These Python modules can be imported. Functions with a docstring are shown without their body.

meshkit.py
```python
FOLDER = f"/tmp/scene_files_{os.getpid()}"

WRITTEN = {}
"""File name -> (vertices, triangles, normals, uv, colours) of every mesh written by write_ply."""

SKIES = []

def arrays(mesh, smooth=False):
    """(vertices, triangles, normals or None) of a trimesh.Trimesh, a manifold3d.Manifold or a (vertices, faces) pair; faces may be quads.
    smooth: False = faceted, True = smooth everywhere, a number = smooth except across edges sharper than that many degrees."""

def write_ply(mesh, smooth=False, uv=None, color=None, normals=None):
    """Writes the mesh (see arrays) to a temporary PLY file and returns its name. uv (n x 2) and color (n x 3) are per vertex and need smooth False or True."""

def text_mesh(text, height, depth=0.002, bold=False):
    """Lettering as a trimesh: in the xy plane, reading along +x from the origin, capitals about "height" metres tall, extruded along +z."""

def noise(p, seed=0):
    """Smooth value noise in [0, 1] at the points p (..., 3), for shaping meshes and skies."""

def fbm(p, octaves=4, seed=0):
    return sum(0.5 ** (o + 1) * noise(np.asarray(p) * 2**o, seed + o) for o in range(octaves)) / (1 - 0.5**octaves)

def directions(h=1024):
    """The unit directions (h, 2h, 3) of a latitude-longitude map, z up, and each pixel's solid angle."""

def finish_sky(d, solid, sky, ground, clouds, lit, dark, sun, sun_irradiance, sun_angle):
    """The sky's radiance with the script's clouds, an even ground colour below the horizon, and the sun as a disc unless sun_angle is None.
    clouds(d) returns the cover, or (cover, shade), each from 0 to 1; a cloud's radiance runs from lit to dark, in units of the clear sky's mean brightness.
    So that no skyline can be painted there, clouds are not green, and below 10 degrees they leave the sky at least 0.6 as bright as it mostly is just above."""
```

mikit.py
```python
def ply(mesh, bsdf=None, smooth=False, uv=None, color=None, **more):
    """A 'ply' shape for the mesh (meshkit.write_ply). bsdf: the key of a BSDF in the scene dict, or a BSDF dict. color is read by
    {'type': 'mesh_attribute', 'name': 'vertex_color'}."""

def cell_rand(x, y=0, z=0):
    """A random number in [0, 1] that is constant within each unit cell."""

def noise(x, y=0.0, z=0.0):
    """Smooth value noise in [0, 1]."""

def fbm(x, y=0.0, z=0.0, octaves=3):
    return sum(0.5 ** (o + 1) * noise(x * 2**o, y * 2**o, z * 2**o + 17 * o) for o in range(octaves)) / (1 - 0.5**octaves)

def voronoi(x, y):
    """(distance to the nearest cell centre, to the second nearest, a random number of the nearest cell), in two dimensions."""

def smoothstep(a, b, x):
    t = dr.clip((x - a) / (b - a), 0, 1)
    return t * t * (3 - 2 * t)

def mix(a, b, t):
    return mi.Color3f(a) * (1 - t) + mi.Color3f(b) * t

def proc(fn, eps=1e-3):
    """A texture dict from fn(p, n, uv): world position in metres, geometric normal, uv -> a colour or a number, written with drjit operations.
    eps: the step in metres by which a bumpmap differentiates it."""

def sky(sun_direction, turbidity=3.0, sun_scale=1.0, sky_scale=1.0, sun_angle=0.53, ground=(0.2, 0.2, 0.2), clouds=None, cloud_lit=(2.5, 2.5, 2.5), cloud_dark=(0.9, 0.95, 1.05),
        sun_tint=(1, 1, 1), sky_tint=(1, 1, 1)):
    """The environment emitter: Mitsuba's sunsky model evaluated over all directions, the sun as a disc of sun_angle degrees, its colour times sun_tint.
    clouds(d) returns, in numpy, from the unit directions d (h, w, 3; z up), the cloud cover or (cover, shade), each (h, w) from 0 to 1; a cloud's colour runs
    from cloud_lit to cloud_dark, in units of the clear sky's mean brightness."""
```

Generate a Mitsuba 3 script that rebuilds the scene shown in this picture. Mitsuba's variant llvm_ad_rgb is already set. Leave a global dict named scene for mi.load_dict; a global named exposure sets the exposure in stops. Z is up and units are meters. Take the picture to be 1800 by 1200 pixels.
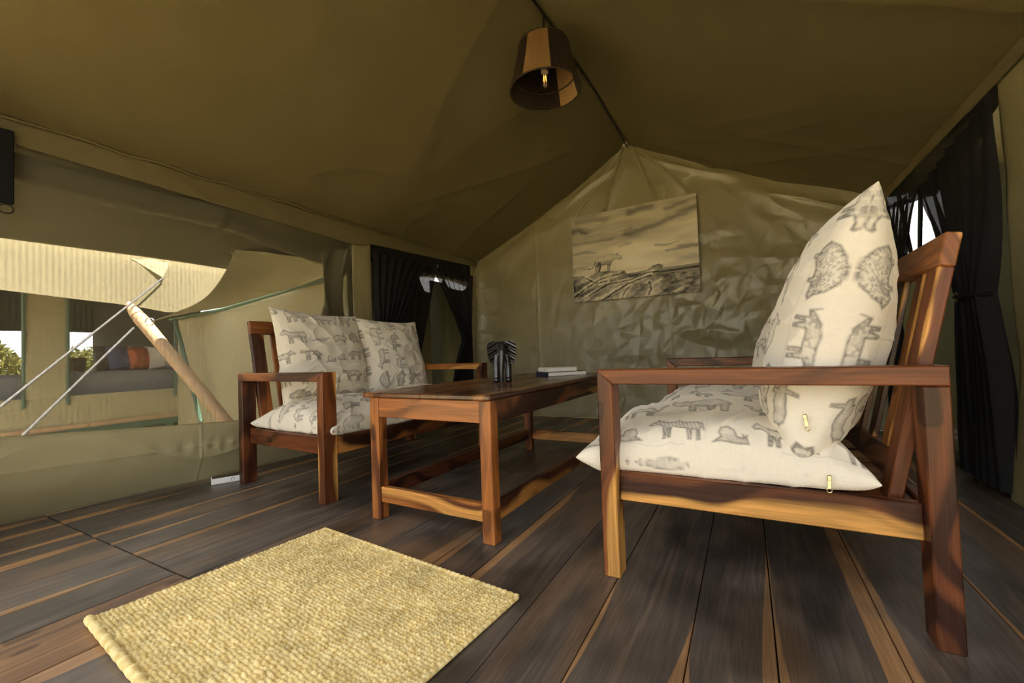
import math, random
import numpy as np, trimesh, drjit as dr, mitsuba as mi, mikit, meshkit
import manifold3d as m3
from mikit import proc, noise, fbm, voronoi, cell_rand, smoothstep, mix
from meshkit import noise as nnoise, fbm as nfbm

T = mi.ScalarTransform4f
scene, labels = {}, {}
rng = random.Random(7)

# ------------------------------------------------------------------ camera, sky, sun, exposure
exposure = 3.8
YAW, PITCH, ROLL = 0.5019, 0.0284, -0.0346
EYE = np.array([0.0, 0.0, 0.7])
_f = np.array([-math.sin(YAW) * math.cos(PITCH), math.cos(YAW) * math.cos(PITCH), math.sin(PITCH)])
_r = np.array([math.cos(YAW), math.sin(YAW), 0.0])
_u = np.cross(_r, _f)
_up = -math.sin(ROLL) * _r + math.cos(ROLL) * _u
scene['camera'] = {'type': 'perspective', 'fov': 100.52, 'fov_axis': 'x', 'near_clip': 0.02, 'far_clip': 500.0,
                   'to_world': T().look_at(origin=EYE.tolist(), target=(EYE + _f).tolist(), up=_up.tolist())}
SUN = np.array([0.30, 0.12, 0.94])


def haze(d):
    c = nfbm(d * 3.0, 4, 3)
    return 0.75 + 0.25 * np.clip((c - 0.35) * 3, 0, 1), np.clip((c - 0.5) * 1.2, 0, 0.5)


scene['sky'] = mikit.sky(SUN, turbidity=4.0, sun_scale=0.0, sky_scale=1.0, ground=(0.17, 0.145, 0.09), sky_tint=(1.0, 0.965, 0.90), clouds=haze, cloud_lit=(1.5, 1.45, 1.34), cloud_dark=(1.1, 1.08, 1.03))
scene['sun'] = {'type': 'directional', 'direction': (-SUN).tolist(), 'irradiance': {'type': 'rgb', 'value': [1.8, 1.68, 1.42]}}

# ------------------------------------------------------------------ materials
def bsdf(key, d, two=True):
    scene[key] = {'type': 'twosided', 'bsdf': d} if two else d
    return key


def pr(color, rough=0.6, spec=0.4, metal=0.0, **k):
    c = color if isinstance(color, dict) else {'type': 'rgb', 'value': list(color)}
    r = rough if isinstance(rough, dict) else float(rough)
    return {'type': 'principled', 'base_color': c, 'roughness': r, 'specular': spec, 'metallic': metal, **k}


def canvas_fn(a, b, s=1.0):
    def fn(p, n, uv):
        t = fbm(p.x * 2.1 * s, p.y * 2.1 * s, p.z * 2.1 * s, 3)
        w = noise(p.x * 420, p.y * 420, p.z * 420)
        return mix(a, b, dr.clip(t * 1.3 - 0.15, 0, 1)) * (0.93 + 0.14 * w)
    return proc(fn)


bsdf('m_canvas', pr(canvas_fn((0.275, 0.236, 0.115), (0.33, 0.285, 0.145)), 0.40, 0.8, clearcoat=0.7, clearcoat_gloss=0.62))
bsdf('m_skirt_lit', pr(canvas_fn((0.36, 0.32, 0.175), (0.43, 0.385, 0.22)), 0.4, 0.6, clearcoat=0.4, clearcoat_gloss=0.6))  # lighter copy of the wall canvas: light on the skirt put into its colour
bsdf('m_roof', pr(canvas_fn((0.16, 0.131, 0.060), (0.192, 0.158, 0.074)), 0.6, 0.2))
bsdf('m_outer_canvas', pr(canvas_fn((0.37, 0.33, 0.205), (0.43, 0.385, 0.245)), 0.5, 0.4))
bsdf('m_shaded_canvas', pr(canvas_fn((0.125, 0.108, 0.062), (0.155, 0.135, 0.078)), 0.6, 0.3))  # darker copy of the outer canvas, shade under the fly put into its colour
bsdf('m_grey_canvas', pr(canvas_fn((0.15, 0.155, 0.10), (0.19, 0.19, 0.12)), 0.6, 0.3))
bsdf('m_fly', pr(canvas_fn((0.094, 0.077, 0.036), (0.122, 0.100, 0.048)), 0.7, 0.2))
scene['m_fly_sunlit'] = {'type': 'principledthin', 'base_color': {'type': 'rgb', 'value': [0.50, 0.46, 0.32]}, 'roughness': 0.8, 'diff_trans': 1.2}  # pale copy of the fly canvas, sun glare put into the colour


def screen_fn(p, n, uv):
    s = 0.5 + 0.5 * dr.sin(p.y * 2 * math.pi / 0.021)
    return mi.Float(0.27 + 0.18 * s)


def net(key, color, opacity):
    scene[key] = {'type': 'mask', 'opacity': opacity, 'bsdf': {'type': 'twosided', 'bsdf': pr(color, 0.7, 0.2)}}


net('m_screen', (0.17, 0.155, 0.10), proc(screen_fn))
net('m_net', (0.012, 0.012, 0.012), 0.92)
net('m_net_thick', (0.012, 0.012, 0.013), 0.97)


def wood_fn(dark, red, orange, sap, sap_amount):
    def fn(p, n, uv):
        u, w = uv.x, uv.y
        warp = fbm(u * 2.2, w * 7.0, 3.0, 3)
        fig = noise(w * 34 + 9 * warp, u * 0.9, 1.0)
        fine = noise(w * 520, u * 9, 2.0)
        c = mix(dark, red, smoothstep(0.2, 0.62, fig))
        c = mix(c, orange, smoothstep(0.55, 0.95, fbm(u * 1.1, w * 10, 11.0, 2) + 0.25 * fig - 0.1))
        edge = noise(w * 11 + 0.8 * warp, u * 0.55, 23.0) + 0.10 * (fig - 0.5)
        c = mix(c, sap, smoothstep(sap_amount, sap_amount + 0.07, edge))
        knot = smoothstep(0.86, 0.93, noise(u * 9, w * 26, 31.0))
        c = c * (1 - 0.55 * knot)
        line = noise(w * 150 + 14 * warp, u * 1.6, 41.0)
        return c * (0.72 + 0.36 * fine) * (0.72 + 0.5 * line)
    return proc(fn)


bsdf('m_sofa_wood', pr(wood_fn((0.045, 0.014, 0.007), (0.18, 0.055, 0.018), (0.38, 0.14, 0.032), (0.64, 0.32, 0.085), 0.665), 0.33, 0.28, clearcoat=0.18, clearcoat_gloss=0.9), False)
bsdf('m_dark_wood', pr(wood_fn((0.030, 0.010, 0.006), (0.11, 0.034, 0.013), (0.24, 0.085, 0.024), (0.45, 0.20, 0.05), 0.80), 0.34, 0.3, clearcoat=0.2, clearcoat_gloss=0.9), False)
bsdf('m_table_wood', pr(wood_fn((0.12, 0.036, 0.012), (0.36, 0.12, 0.028), (0.54, 0.215, 0.05), (0.62, 0.29, 0.075), 0.80), 0.32, 0.4, clearcoat=0.35, clearcoat_gloss=0.9), False)
bsdf('m_top_wood', pr(wood_fn((0.04, 0.015, 0.009), (0.11, 0.042, 0.018), (0.22, 0.085, 0.03), (0.30, 0.13, 0.045), 0.88), 0.24, 0.5, clearcoat=0.6, clearcoat_gloss=0.92), False)


def plank_fn(p, n, uv):
    k = dr.floor(uv.y * 0.1 + 0.5)
    w = uv.y - 10 * k
    hw = 0.012 * (10 * (uv.x * 0 + 1)) * 0 + 0.0
    u = p.y
    rk, rk2, rk3 = cell_rand(k, 3), cell_rand(k, 5), cell_rand(k, 9)
    warp = fbm(u * 1.5 + 40 * rk, w * 9, k, 3)
    grain = noise(w * 75 + 10 * warp, u * 2.2, k)
    fine = noise(w * 420, u * 14, k)
    blotch = fbm(u * 5.0, p.x * 5.0, 3.0, 3)
    dark = mix((0.082, 0.074, 0.070), (0.120, 0.092, 0.074), rk2)
    c = mix(dark, (0.165, 0.122, 0.092), smoothstep(0.35, 0.85, 0.6 * grain + 0.5 * blotch - 0.1))
    c = mix(c, (0.20, 0.125, 0.075), 0.7 * smoothstep(0.58, 0.74, fbm(u * 1.6 + 13 * rk, w * 6 + 3 * rk3, k, 2)))
    # pale sapwood along the plank edges; uv.x holds the distance to the left (integer part of 100ths) edge, see planks()
    dl, drr = uv.x, 1.0 - uv.x
    swl = 0.30 * (rk3 * 0.55 + 0.25) * smoothstep(0.48, 0.82, noise(u * 1.15 + 30 * rk, k, 1.0)) + 0.02 * noise(u * 14, k, 8.0) * rk2
    swr = 0.42 * (rk * 0.6 + 0.15) * smoothstep(0.45, 0.82, noise(u * 1.0 + 30 * rk2, k, 2.0))
    sap = dr.maximum(smoothstep(0.012, -0.012, dl - swl), smoothstep(0.012, -0.012, drr - swr))
    tan = mix((0.36, 0.19, 0.085), (0.46, 0.265, 0.125), grain)
    c = mix(c, tan, sap * 0.92)
    worn = smoothstep(0.60, 0.85, fbm(p.x * 3.3, p.y * 2.1, 5.0, 4))
    smoke = smoothstep(0.45, 0.75, fbm(p.x * 4.0 + 9, p.y * 2.6, 8.0, 4))
    c = c * (1 - 0.55 * smoke)
    c = mix(c, (0.20, 0.17, 0.15), 0.42 * worn)
    return c * (0.82 + 0.34 * fine)


def plank_rough(p, n, uv):
    return mi.Float(0.24 + 0.22 * fbm(p.x * 7, p.y * 4, 2.0, 3))


bsdf('m_plank', pr(proc(plank_fn), proc(plank_rough), 0.5), False)
bsdf('m_plank_brown', pr(wood_fn((0.16, 0.082, 0.042), (0.25, 0.13, 0.06), (0.34, 0.18, 0.08), (0.38, 0.22, 0.10), 0.85), 0.4, 0.5), False)
bsdf('m_subfloor', pr((0.012, 0.010, 0.009), 0.9, 0.1))
bsdf('m_print', pr({'type': 'mesh_attribute', 'name': 'vertex_color'}, 0.85, 0.15, sheen=0.3))
bsdf('m_photo', pr({'type': 'mesh_attribute', 'name': 'vertex_color'}, 0.6, 0.25))
bsdf('m_picture_edge', pr((0.05, 0.042, 0.035), 0.7, 0.2))
bsdf('m_black', pr((0.007, 0.0065, 0.0065), 0.17, 0.5, clearcoat=0.8, clearcoat_gloss=0.95))
bsdf('m_black_cloth', pr((0.010, 0.010, 0.010), 0.8, 0.2))
bsdf('m_cable', pr((0.012, 0.011, 0.010), 0.5, 0.4))
bsdf('m_white', pr((0.80, 0.79, 0.76), 0.4, 0.4))
bsdf('m_dark_top', pr((0.045, 0.038, 0.028), 0.35, 0.4))
bsdf('m_page', pr((0.82, 0.78, 0.68), 0.8, 0.2))
bsdf('m_blue_cover', pr((0.016, 0.018, 0.045), 0.35, 0.5))
bsdf('m_cream_cover', pr((0.74, 0.70, 0.60), 0.5, 0.4))
bsdf('m_ink', pr((0.03, 0.04, 0.06), 0.6, 0.3))
bsdf('m_brass', pr((0.75, 0.62, 0.36), 0.28, 0.5, 1.0))
bsdf('m_steel', pr((0.72, 0.72, 0.70), 0.25, 0.5, 1.0))
bsdf('m_string', pr((0.62, 0.56, 0.42), 0.8, 0.2))
bsdf('m_rope', pr((0.11, 0.105, 0.105), 0.8, 0.2))
bsdf('m_knob', pr((0.66, 0.58, 0.46), 0.5, 0.4))
bsdf('m_green_paint', pr((0.075, 0.135, 0.095), 0.4, 0.5))
bsdf('m_socket', pr((0.50, 0.42, 0.34), 0.4, 0.4))
scene['m_bulb_glass'] = {'type': 'thindielectric'}


def pole_fn(p, n, uv):
    g = noise(p.x * 60, p.y * 60, p.z * 14)
    return mix((0.42, 0.26, 0.14), (0.60, 0.41, 0.25), g)


bsdf('m_pole', pr(proc(pole_fn), 0.6, 0.3))


def thread_fn(a, b):
    def fn(p, n, uv):
        return mix(a, b, noise(uv.x * 300, uv.y * 7, 1.0)) * (0.75 + 0.5 * noise(uv.x * 900, 3.0, uv.y * 2))
    return proc(fn)


bsdf('m_shade_tan', pr(thread_fn((0.30, 0.17, 0.07), (0.44, 0.27, 0.115)), 0.75, 0.25))
bsdf('m_shade_dark', pr(thread_fn((0.022, 0.013, 0.008), (0.045, 0.03, 0.018)), 0.7, 0.3))


def jute_fn(p, n, uv):
    a = noise(p.x * 110, p.y * 110, 1.0)
    b = fbm(p.x * 14, p.y * 14, 2.0, 3)
    c = mix((0.66, 0.475, 0.165), (0.93, 0.78, 0.40), a)
    return c * (0.72 + 0.5 * b)


bsdf('m_jute', pr(proc(jute_fn), 0.85, 0.2, sheen=0.2))


def grass_fn(p, n, uv):
    a = fbm(p.x * 0.7, p.y * 0.7, 1.0, 4)
    return mix((0.19, 0.16, 0.085), (0.28, 0.235, 0.135), a)


bsdf('m_ground', pr(proc(grass_fn), 0.95, 0.1))


def leaf_fn(a, b):
    def fn(p, n, uv):
        return mix(a, b, noise(p.x * 2.3, p.y * 2.3, p.z * 2.3))
    return proc(fn)


scene['m_leaf'] = {'type': 'principledthin', 'base_color': leaf_fn((0.06, 0.066, 0.017), (0.15, 0.14, 0.04)), 'roughness': 0.7, 'diff_trans': 0.7}
bsdf('m_bark', pr((0.12, 0.085, 0.055), 0.9, 0.1))
bsdf('m_mattress', pr((0.24, 0.235, 0.25), 0.85, 0.2))
bsdf('m_cloth_white', pr((0.75, 0.72, 0.70), 0.85, 0.2))
bsdf('m_cloth_blue', pr((0.12, 0.13, 0.24), 0.85, 0.2))
bsdf('m_cloth_red', pr((0.50, 0.14, 0.07), 0.85, 0.2))
bsdf('m_cloth_brown', pr((0.10, 0.075, 0.065), 0.85, 0.2))


def basket_fn(p, n, uv):
    return mix((0.06, 0.035, 0.02), (0.16, 0.095, 0.05), noise(p.x * 60, p.y * 60, p.z * 90))


bsdf('m_basket', pr(proc(basket_fn), 0.8, 0.2))
bsdf('m_tent_dark', pr((0.055, 0.052, 0.042), 0.8, 0.2))

# ------------------------------------------------------------------ mesh helpers
USED = {}


def numbered(key):
    n = USED.get(key, -1) + 1
    USED[key] = n
    return key if n == 0 else f'{key}_{n:03d}'


def put(key, mesh, mat, smooth=False, uv=None, color=None, label=None, cat=None, group=None, kind=None):
    key = numbered(key)
    scene[key] = mikit.ply(mesh, mat, smooth, uv=uv, color=color)
    tag(key, label, cat, group, kind)
    return key


def tag(key, label=None, cat=None, group=None, kind=None):
    d = {k: v for k, v in dict(label=label, category=cat, group=group, kind=kind).items() if v}
    if d:
        labels[key] = d
    return key


def thing(name, label, cat, group=None):
    return tag(numbered(name), label, cat, group)


def hullmesh(pts):
    h = trimesh.PointCloud(pts).convex_hull
    return np.array(h.vertices), np.array(h.faces)


class Frame:
    """A local frame: origin and three axes (columns)."""

    def __init__(self, o, ex=(1, 0, 0), ey=(0, 1, 0), ez=(0, 0, 1)):
        self.o, self.A = np.array(o, float), np.stack([np.array(a, float) for a in (ex, ey, ez)], 1)

    def __call__(self, p):
        return np.asarray(p, float) @ self.A.T + self.o

    def inv(self, w):
        return (np.asarray(w) - self.o) @ np.linalg.inv(self.A).T


def bevel_box(lo, hi, c):
    lo, hi = np.array(lo, float), np.array(hi, float)
    pts = []
    for k in range(3):
        a, b = lo + c, hi - c
        a[k], b[k] = lo[k], hi[k]
        for i in range(8):
            pts.append([(a, b)[i >> j & 1][j] for j in range(3)])
    return np.array(pts)


def prism(poly, axis, t0, t1, c):
    """Convex polygon (n,2) in the two axes other than `axis`, from t0 to t1, edges bevelled by c."""
    poly = np.array(poly, float)
    ctr = poly.mean(0)
    d = poly - ctr
    inner = ctr + d * (1 - c / np.abs(d).max(0).clip(1e-6))
    others = [k for k in range(3) if k != axis]
    pts = []
    for q, ts in ((poly, (t0 + c, t1 - c)), (inner, (t0, t1))):
        for t in ts:
            P = np.zeros((len(q), 3))
            P[:, others], P[:, axis] = q, t
            pts.append(P)
    return np.vstack(pts)


def wood(key, pts, fr, mat, grain, off=None):
    """A convex wooden piece: local points, local frame, grain axis 0/1/2; uv runs along the grain."""
    v, f = hullmesh(fr(pts))
    l = fr.inv(v)
    o = [k for k in range(3) if k != grain]
    a, b = (rng.uniform(0, 40), rng.uniform(0, 40)) if off is None else off
    uv = np.stack([l[:, grain] + a, 0.83 * l[:, o[0]] + 0.56 * l[:, o[1]] + b], 1)
    return put(key, (v, f), mat, False, uv=uv)


def tube(points, r, sides=10, caps=True):
    p = np.asarray(points, float)
    r = np.broadcast_to(r, (len(p),)).astype(float)
    t = np.gradient(p, axis=0)
    t /= np.linalg.norm(t, axis=1, keepdims=True) + 1e-12
    a = np.cross(t, np.where(np.abs(t[:, 2:]) < 0.9, [0, 0, 1.0], [1.0, 0, 0]))
    a /= np.linalg.norm(a, axis=1, keepdims=True) + 1e-12
    b = np.cross(t, a)
    ang = np.arange(sides) * 2 * np.pi / sides
    v = p[:, None] + r[:, None, None] * (np.cos(ang)[None, :, None] * a[:, None] + np.sin(ang)[None, :, None] * b[:, None])
    i, j = np.meshgrid(np.arange(len(p) - 1), np.arange(sides), indexing='ij')
    q = np.stack([i * sides + j, i * sides + (j + 1) % sides, (i + 1) * sides + (j + 1) % sides, (i + 1) * sides + j], -1).reshape(-1, 4)
    f = np.vstack([q[:, [0, 1, 2]], q[:, [0, 2, 3]]])
    v = v.reshape(-1, 3)
    if caps:
        n = len(v)
        v = np.vstack([v, p[:1], p[-1:]])
        j = np.arange(sides)
        e = (len(p) - 1) * sides
        f = np.vstack([f, np.stack([j * 0 + n, (j + 1) % sides, j], 1), np.stack([j * 0 + n + 1, e + j, e + (j + 1) % sides], 1)])
    return v, f


def grid(fn, nu, nv, u0=0.0, u1=1.0, v0=0.0, v1=1.0):
    u, v = np.meshgrid(np.linspace(u0, u1, nu), np.linspace(v0, v1, nv), indexing='ij')
    P = fn(u.ravel(), v.ravel())
    i, j = np.meshgrid(np.arange(nu - 1), np.arange(nv - 1), indexing='ij')
    q = (i * nv + j).ravel()
    f = np.vstack([np.stack([q, q + nv, q + nv + 1], 1), np.stack([q, q + nv + 1, q + 1], 1)])
    return np.asarray(P), f, np.stack([u.ravel(), v.ravel()], 1)


def sheet(key, fn, nu, nv, mat, thick=0.0, **k):
    """A cloth sheet; with thick it gets a second side so that it has real depth."""
    P, f, _ = grid(fn, nu, nv)
    if thick:
        m = trimesh.Trimesh(P, f, process=False)
        n = np.array(m.vertex_normals)
        Q = P - n * thick
        N = len(P)
        idx = np.arange(N).reshape(nu, nv)
        loop = np.concatenate([idx[:-1, 0], idx[-1, :-1], idx[:0:-1, -1], idx[0, :0:-1]])
        nx = np.roll(loop, -1)
        side = np.vstack([np.stack([loop, loop + N, nx + N], 1), np.stack([loop, nx + N, nx], 1)])
        P, f = np.vstack([P, Q]), np.vstack([f, f[:, ::-1] + N, side])
    return put(key, (P, f), mat, k.pop('smooth', True), **k)


def concat(*ms):
    V, F, n = [], [], 0
    for v, f in ms:
        V.append(v)
        F.append(np.asarray(f) + n)
        n += len(v)
    return np.vstack(V), np.vstack(F)


def ridged(x, y, s, seed):
    return 1 - np.abs(2 * nnoise(np.stack([x * s, y * s, x * 0 + seed * 7.3], -1), seed) - 1)


def crumple(x, y, seed=0):
    """Faceted creases of waxed canvas, from about 0 to 1: straight folds between random heights, at three sizes."""
    from scipy.interpolate import LinearNDInterpolator
    g = np.random.default_rng(1000 + seed)
    x, y = np.asarray(x, float), np.asarray(y, float)
    wx = x + 0.03 * nfbm(np.stack([x * 4, y * 4, x * 0], -1), 2, seed)
    wy = y + 0.03 * nfbm(np.stack([x * 4, y * 4, x * 0 + 5], -1), 2, seed + 1)
    out = 0
    for k, (sp, a) in enumerate(((0.34, 0.46), (0.15, 0.40), (0.065, 0.20))):
        th = 0.6 + 1.1 * k
        X, Y = wx * np.cos(th) + wy * np.sin(th), (-wx * np.sin(th) + wy * np.cos(th)) * 0.6
        gx, gy = np.meshgrid(np.arange(X.min() - 2 * sp, X.max() + 2 * sp, sp), np.arange(Y.min() - 2 * sp, Y.max() + 2 * sp, sp))
        pts = np.stack([gx.ravel(), gy.ravel()], 1) + g.uniform(-0.45, 0.45, (gx.size, 2)) * sp
        out = out + a * LinearNDInterpolator(pts, g.uniform(0, 1, len(pts)) ** 1.6)(X, Y)
    return out


# ------------------------------------------------------------------ the tent: floor, walls, roof
XL, XR, YB, YF = -2.86, 1.013, 4.357, 0.18
XM = -0.95
EAVE = 1.83


def ridge_z(y):
    return 2.665 + 0.061 * (y - 2.149)


put('floor', hullmesh(bevel_box((-3.3, -0.62, -0.08), (2.7, 5.0, -0.024), 0.002)), 'm_subfloor', kind='structure', label='dark plank floor of the tent')


def planks(edges, y0, y1, mat='m_plank', special=()):
    for a, b in zip(edges[:-1], edges[1:]):
        k = USED.get('floor__plank', -1) + 2
        g = 0.0016
        dz = rng.uniform(-0.0012, 0.0)
        y0_, y1_ = y0 + rng.uniform(0, 0.002), y1 - rng.uniform(0, 0.002)
        v, f = hullmesh(bevel_box((a + g, y0_, -0.022), (b - g, y1_, dz), 0.0016))
        if k in special or mat != 'm_plank':
            uv = np.stack([v[:, 1] + 3.1 * k, v[:, 0] + 0.5 * v[:, 2] + k], 1)
            put('floor__plank', (v, f), 'm_plank_brown', False, uv=uv)
        else:
            uv = np.stack([(v[:, 0] - a) / (b - a), v[:, 0] - (a + b) / 2 + 10 * k], 1)
            put('floor__plank', (v, f), 'm_plank', False, uv=uv)


planks([-3.2, -2.98, -2.75, -2.44, -2.26, -2.06, -1.86, -1.64], 0.722, 4.40)
planks([-1.64, -1.47], 0.722, 4.40)
planks([-1.47, -1.22, -0.963, -0.80, -0.557, -0.376, -0.147, 0.03, 0.27, 0.53, 0.78, 1.02], -0.6, 4.40)
planks([1.02, 1.27, 1.5, 1.74, 2.0, 2.25], 1.5, 4.85)
planks([-3.2, -2.95, -2.74, -2.51, -2.36, -2.105, -1.90, -1.715], -0.6, 0.718)
planks([-1.715, -1.47], -0.6, 0.718, mat='brown')


# back wall: gable, waxed canvas with creases
def back_wall(u, v):
    x = XL + (XR - XL) * u
    zt = np.where(x < XM, EAVE + (ridge_z(YB) - EAVE) * (x - XL) / (XM - XL), EAVE + 0.03 + (ridge_z(YB) - EAVE - 0.03) * (XR - x) / (XR - XM))
    z = zt * v
    m_right = 1 / (1 + np.exp(-(x + 1.15) * 5)) * np.exp(-((z - 0.95) / 0.62) ** 2)
    m_left = np.exp(-((x + 2.80) / 0.16) ** 2) * (z < 1.5)
    c = crumple(x, z, 3)
    d = 0.105 * c * (0.22 + 0.9 * m_right + 0.6 * m_left)
    # tension folds out of the apex and along the slopes
    ang = np.arctan2(x - XM, (ridge_z(YB) - z) + 0.05)
    r = np.hypot(x - XM, ridge_z(YB) - z)
    d = d + 0.022 * ridged(ang * 4.2, r * 0.35, 1.0, 41) ** 4 * np.clip(1.3 - r / 1.7, 0, 1)
    up = np.exp(-((zt - z - 0.22) / 0.17) ** 2)
    d = d + 0.026 * up * ridged(x * 1.1 + z * 0.2, (z - 0.49 * np.abs(x - XM) * -1) * 7, 1.0, 51) ** 3
    d = d + 0.02 * nfbm(np.stack([x * 1.3, z * 1.3, x * 0], -1), 2, 9)
    # vertical seams
    for xs in (-0.62, -2.03):
        d = d + 0.004 * np.exp(-((x - xs) / 0.012) ** 2)
    fl = np.clip(1 - z / 0.12, 0, 1)
    return np.stack([x, YB - d - 0.03 * fl ** 2, z], 1)


sheet('wall_back', back_wall, 400, 260, 'm_canvas', kind='structure', label='back gable wall of creased olive canvas')


def slope(side):
    def fn(u, v):
        y = YF + (YB + 0.02 - YF) * u
        xe = XL if side < 0 else XR
        x = xe + (XM - xe) * v
        rz = ridge_z(y)
        ze = EAVE + (0.03 if side > 0 else 0.0)
        z = ze + (rz - ze) * v
        s = np.abs(x - xe)
        # drapes running down from the ridge towards the back wall
        d = 0.020 * nfbm(np.stack([y * 1.6 + s * 0.9, s * 0.5, y * 0 + side], -1), 3, 5) * np.sin(np.pi * np.clip(v, 0, 1)) ** 0.5
        near = np.clip((y - 2.2) / 2.0, 0, 1)
        ph = y * 1.1 - s * 0.9
        d = d + 0.030 * near * ridged(ph * 2.1, s * 0.35 + y * 0.2, 1.0, 61 + side) ** 3 * np.sin(np.pi * v)
        gab = np.clip((y - 3.0) / 1.2, 0, 1)
        d = d + 0.028 * gab ** 1.5 * (ridged(y * 4.2 + s * 0.25, s * 0.22 + 3, 1.0, 91 + side) ** 2) * np.sin(np.pi * np.clip(v * 0.92 + 0.04, 0, 1)) ** 0.6
        d = d + 0.018 * ridged(y * 1.5 + s * 0.35, s * 0.3, 1.0, 95 + side) ** 5
        d = d + 0.012 * ridged(y * 0.9 + s * 0.5, s * 2.2 - y * 0.35, 1.3, 71 + side) ** 4
        d = d + 0.006 * crumple(y * 0.7, s * 0.7, 80 + side)
        sag = 0.035 * np.sin(np.pi * v)
        return np.stack([x, y, z - sag - d], 1)
    return fn


tag('ceiling', 'olive canvas tent roof with a central ridge', kind='structure')
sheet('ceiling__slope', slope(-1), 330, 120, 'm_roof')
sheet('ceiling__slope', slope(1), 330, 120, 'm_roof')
# outer roof skin so that no light leaks through
for s_ in (-1, 1):
    xe = XL if s_ < 0 else XR
    sheet('ceiling__fly_cover', lambda u, v, xe=xe: np.stack([xe + (XM - xe) * v, YF - 0.04 + (YB + 0.19 - YF) * u, EAVE + (ridge_z(YF - 0.04 + (YB + 0.19 - YF) * u) - EAVE) * v + 0.06], 1), 12, 6, 'm_outer_canvas')

# left wall pieces
tag('wall_left', 'olive canvas left wall with a screened window and a doorway', kind='structure')


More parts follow.
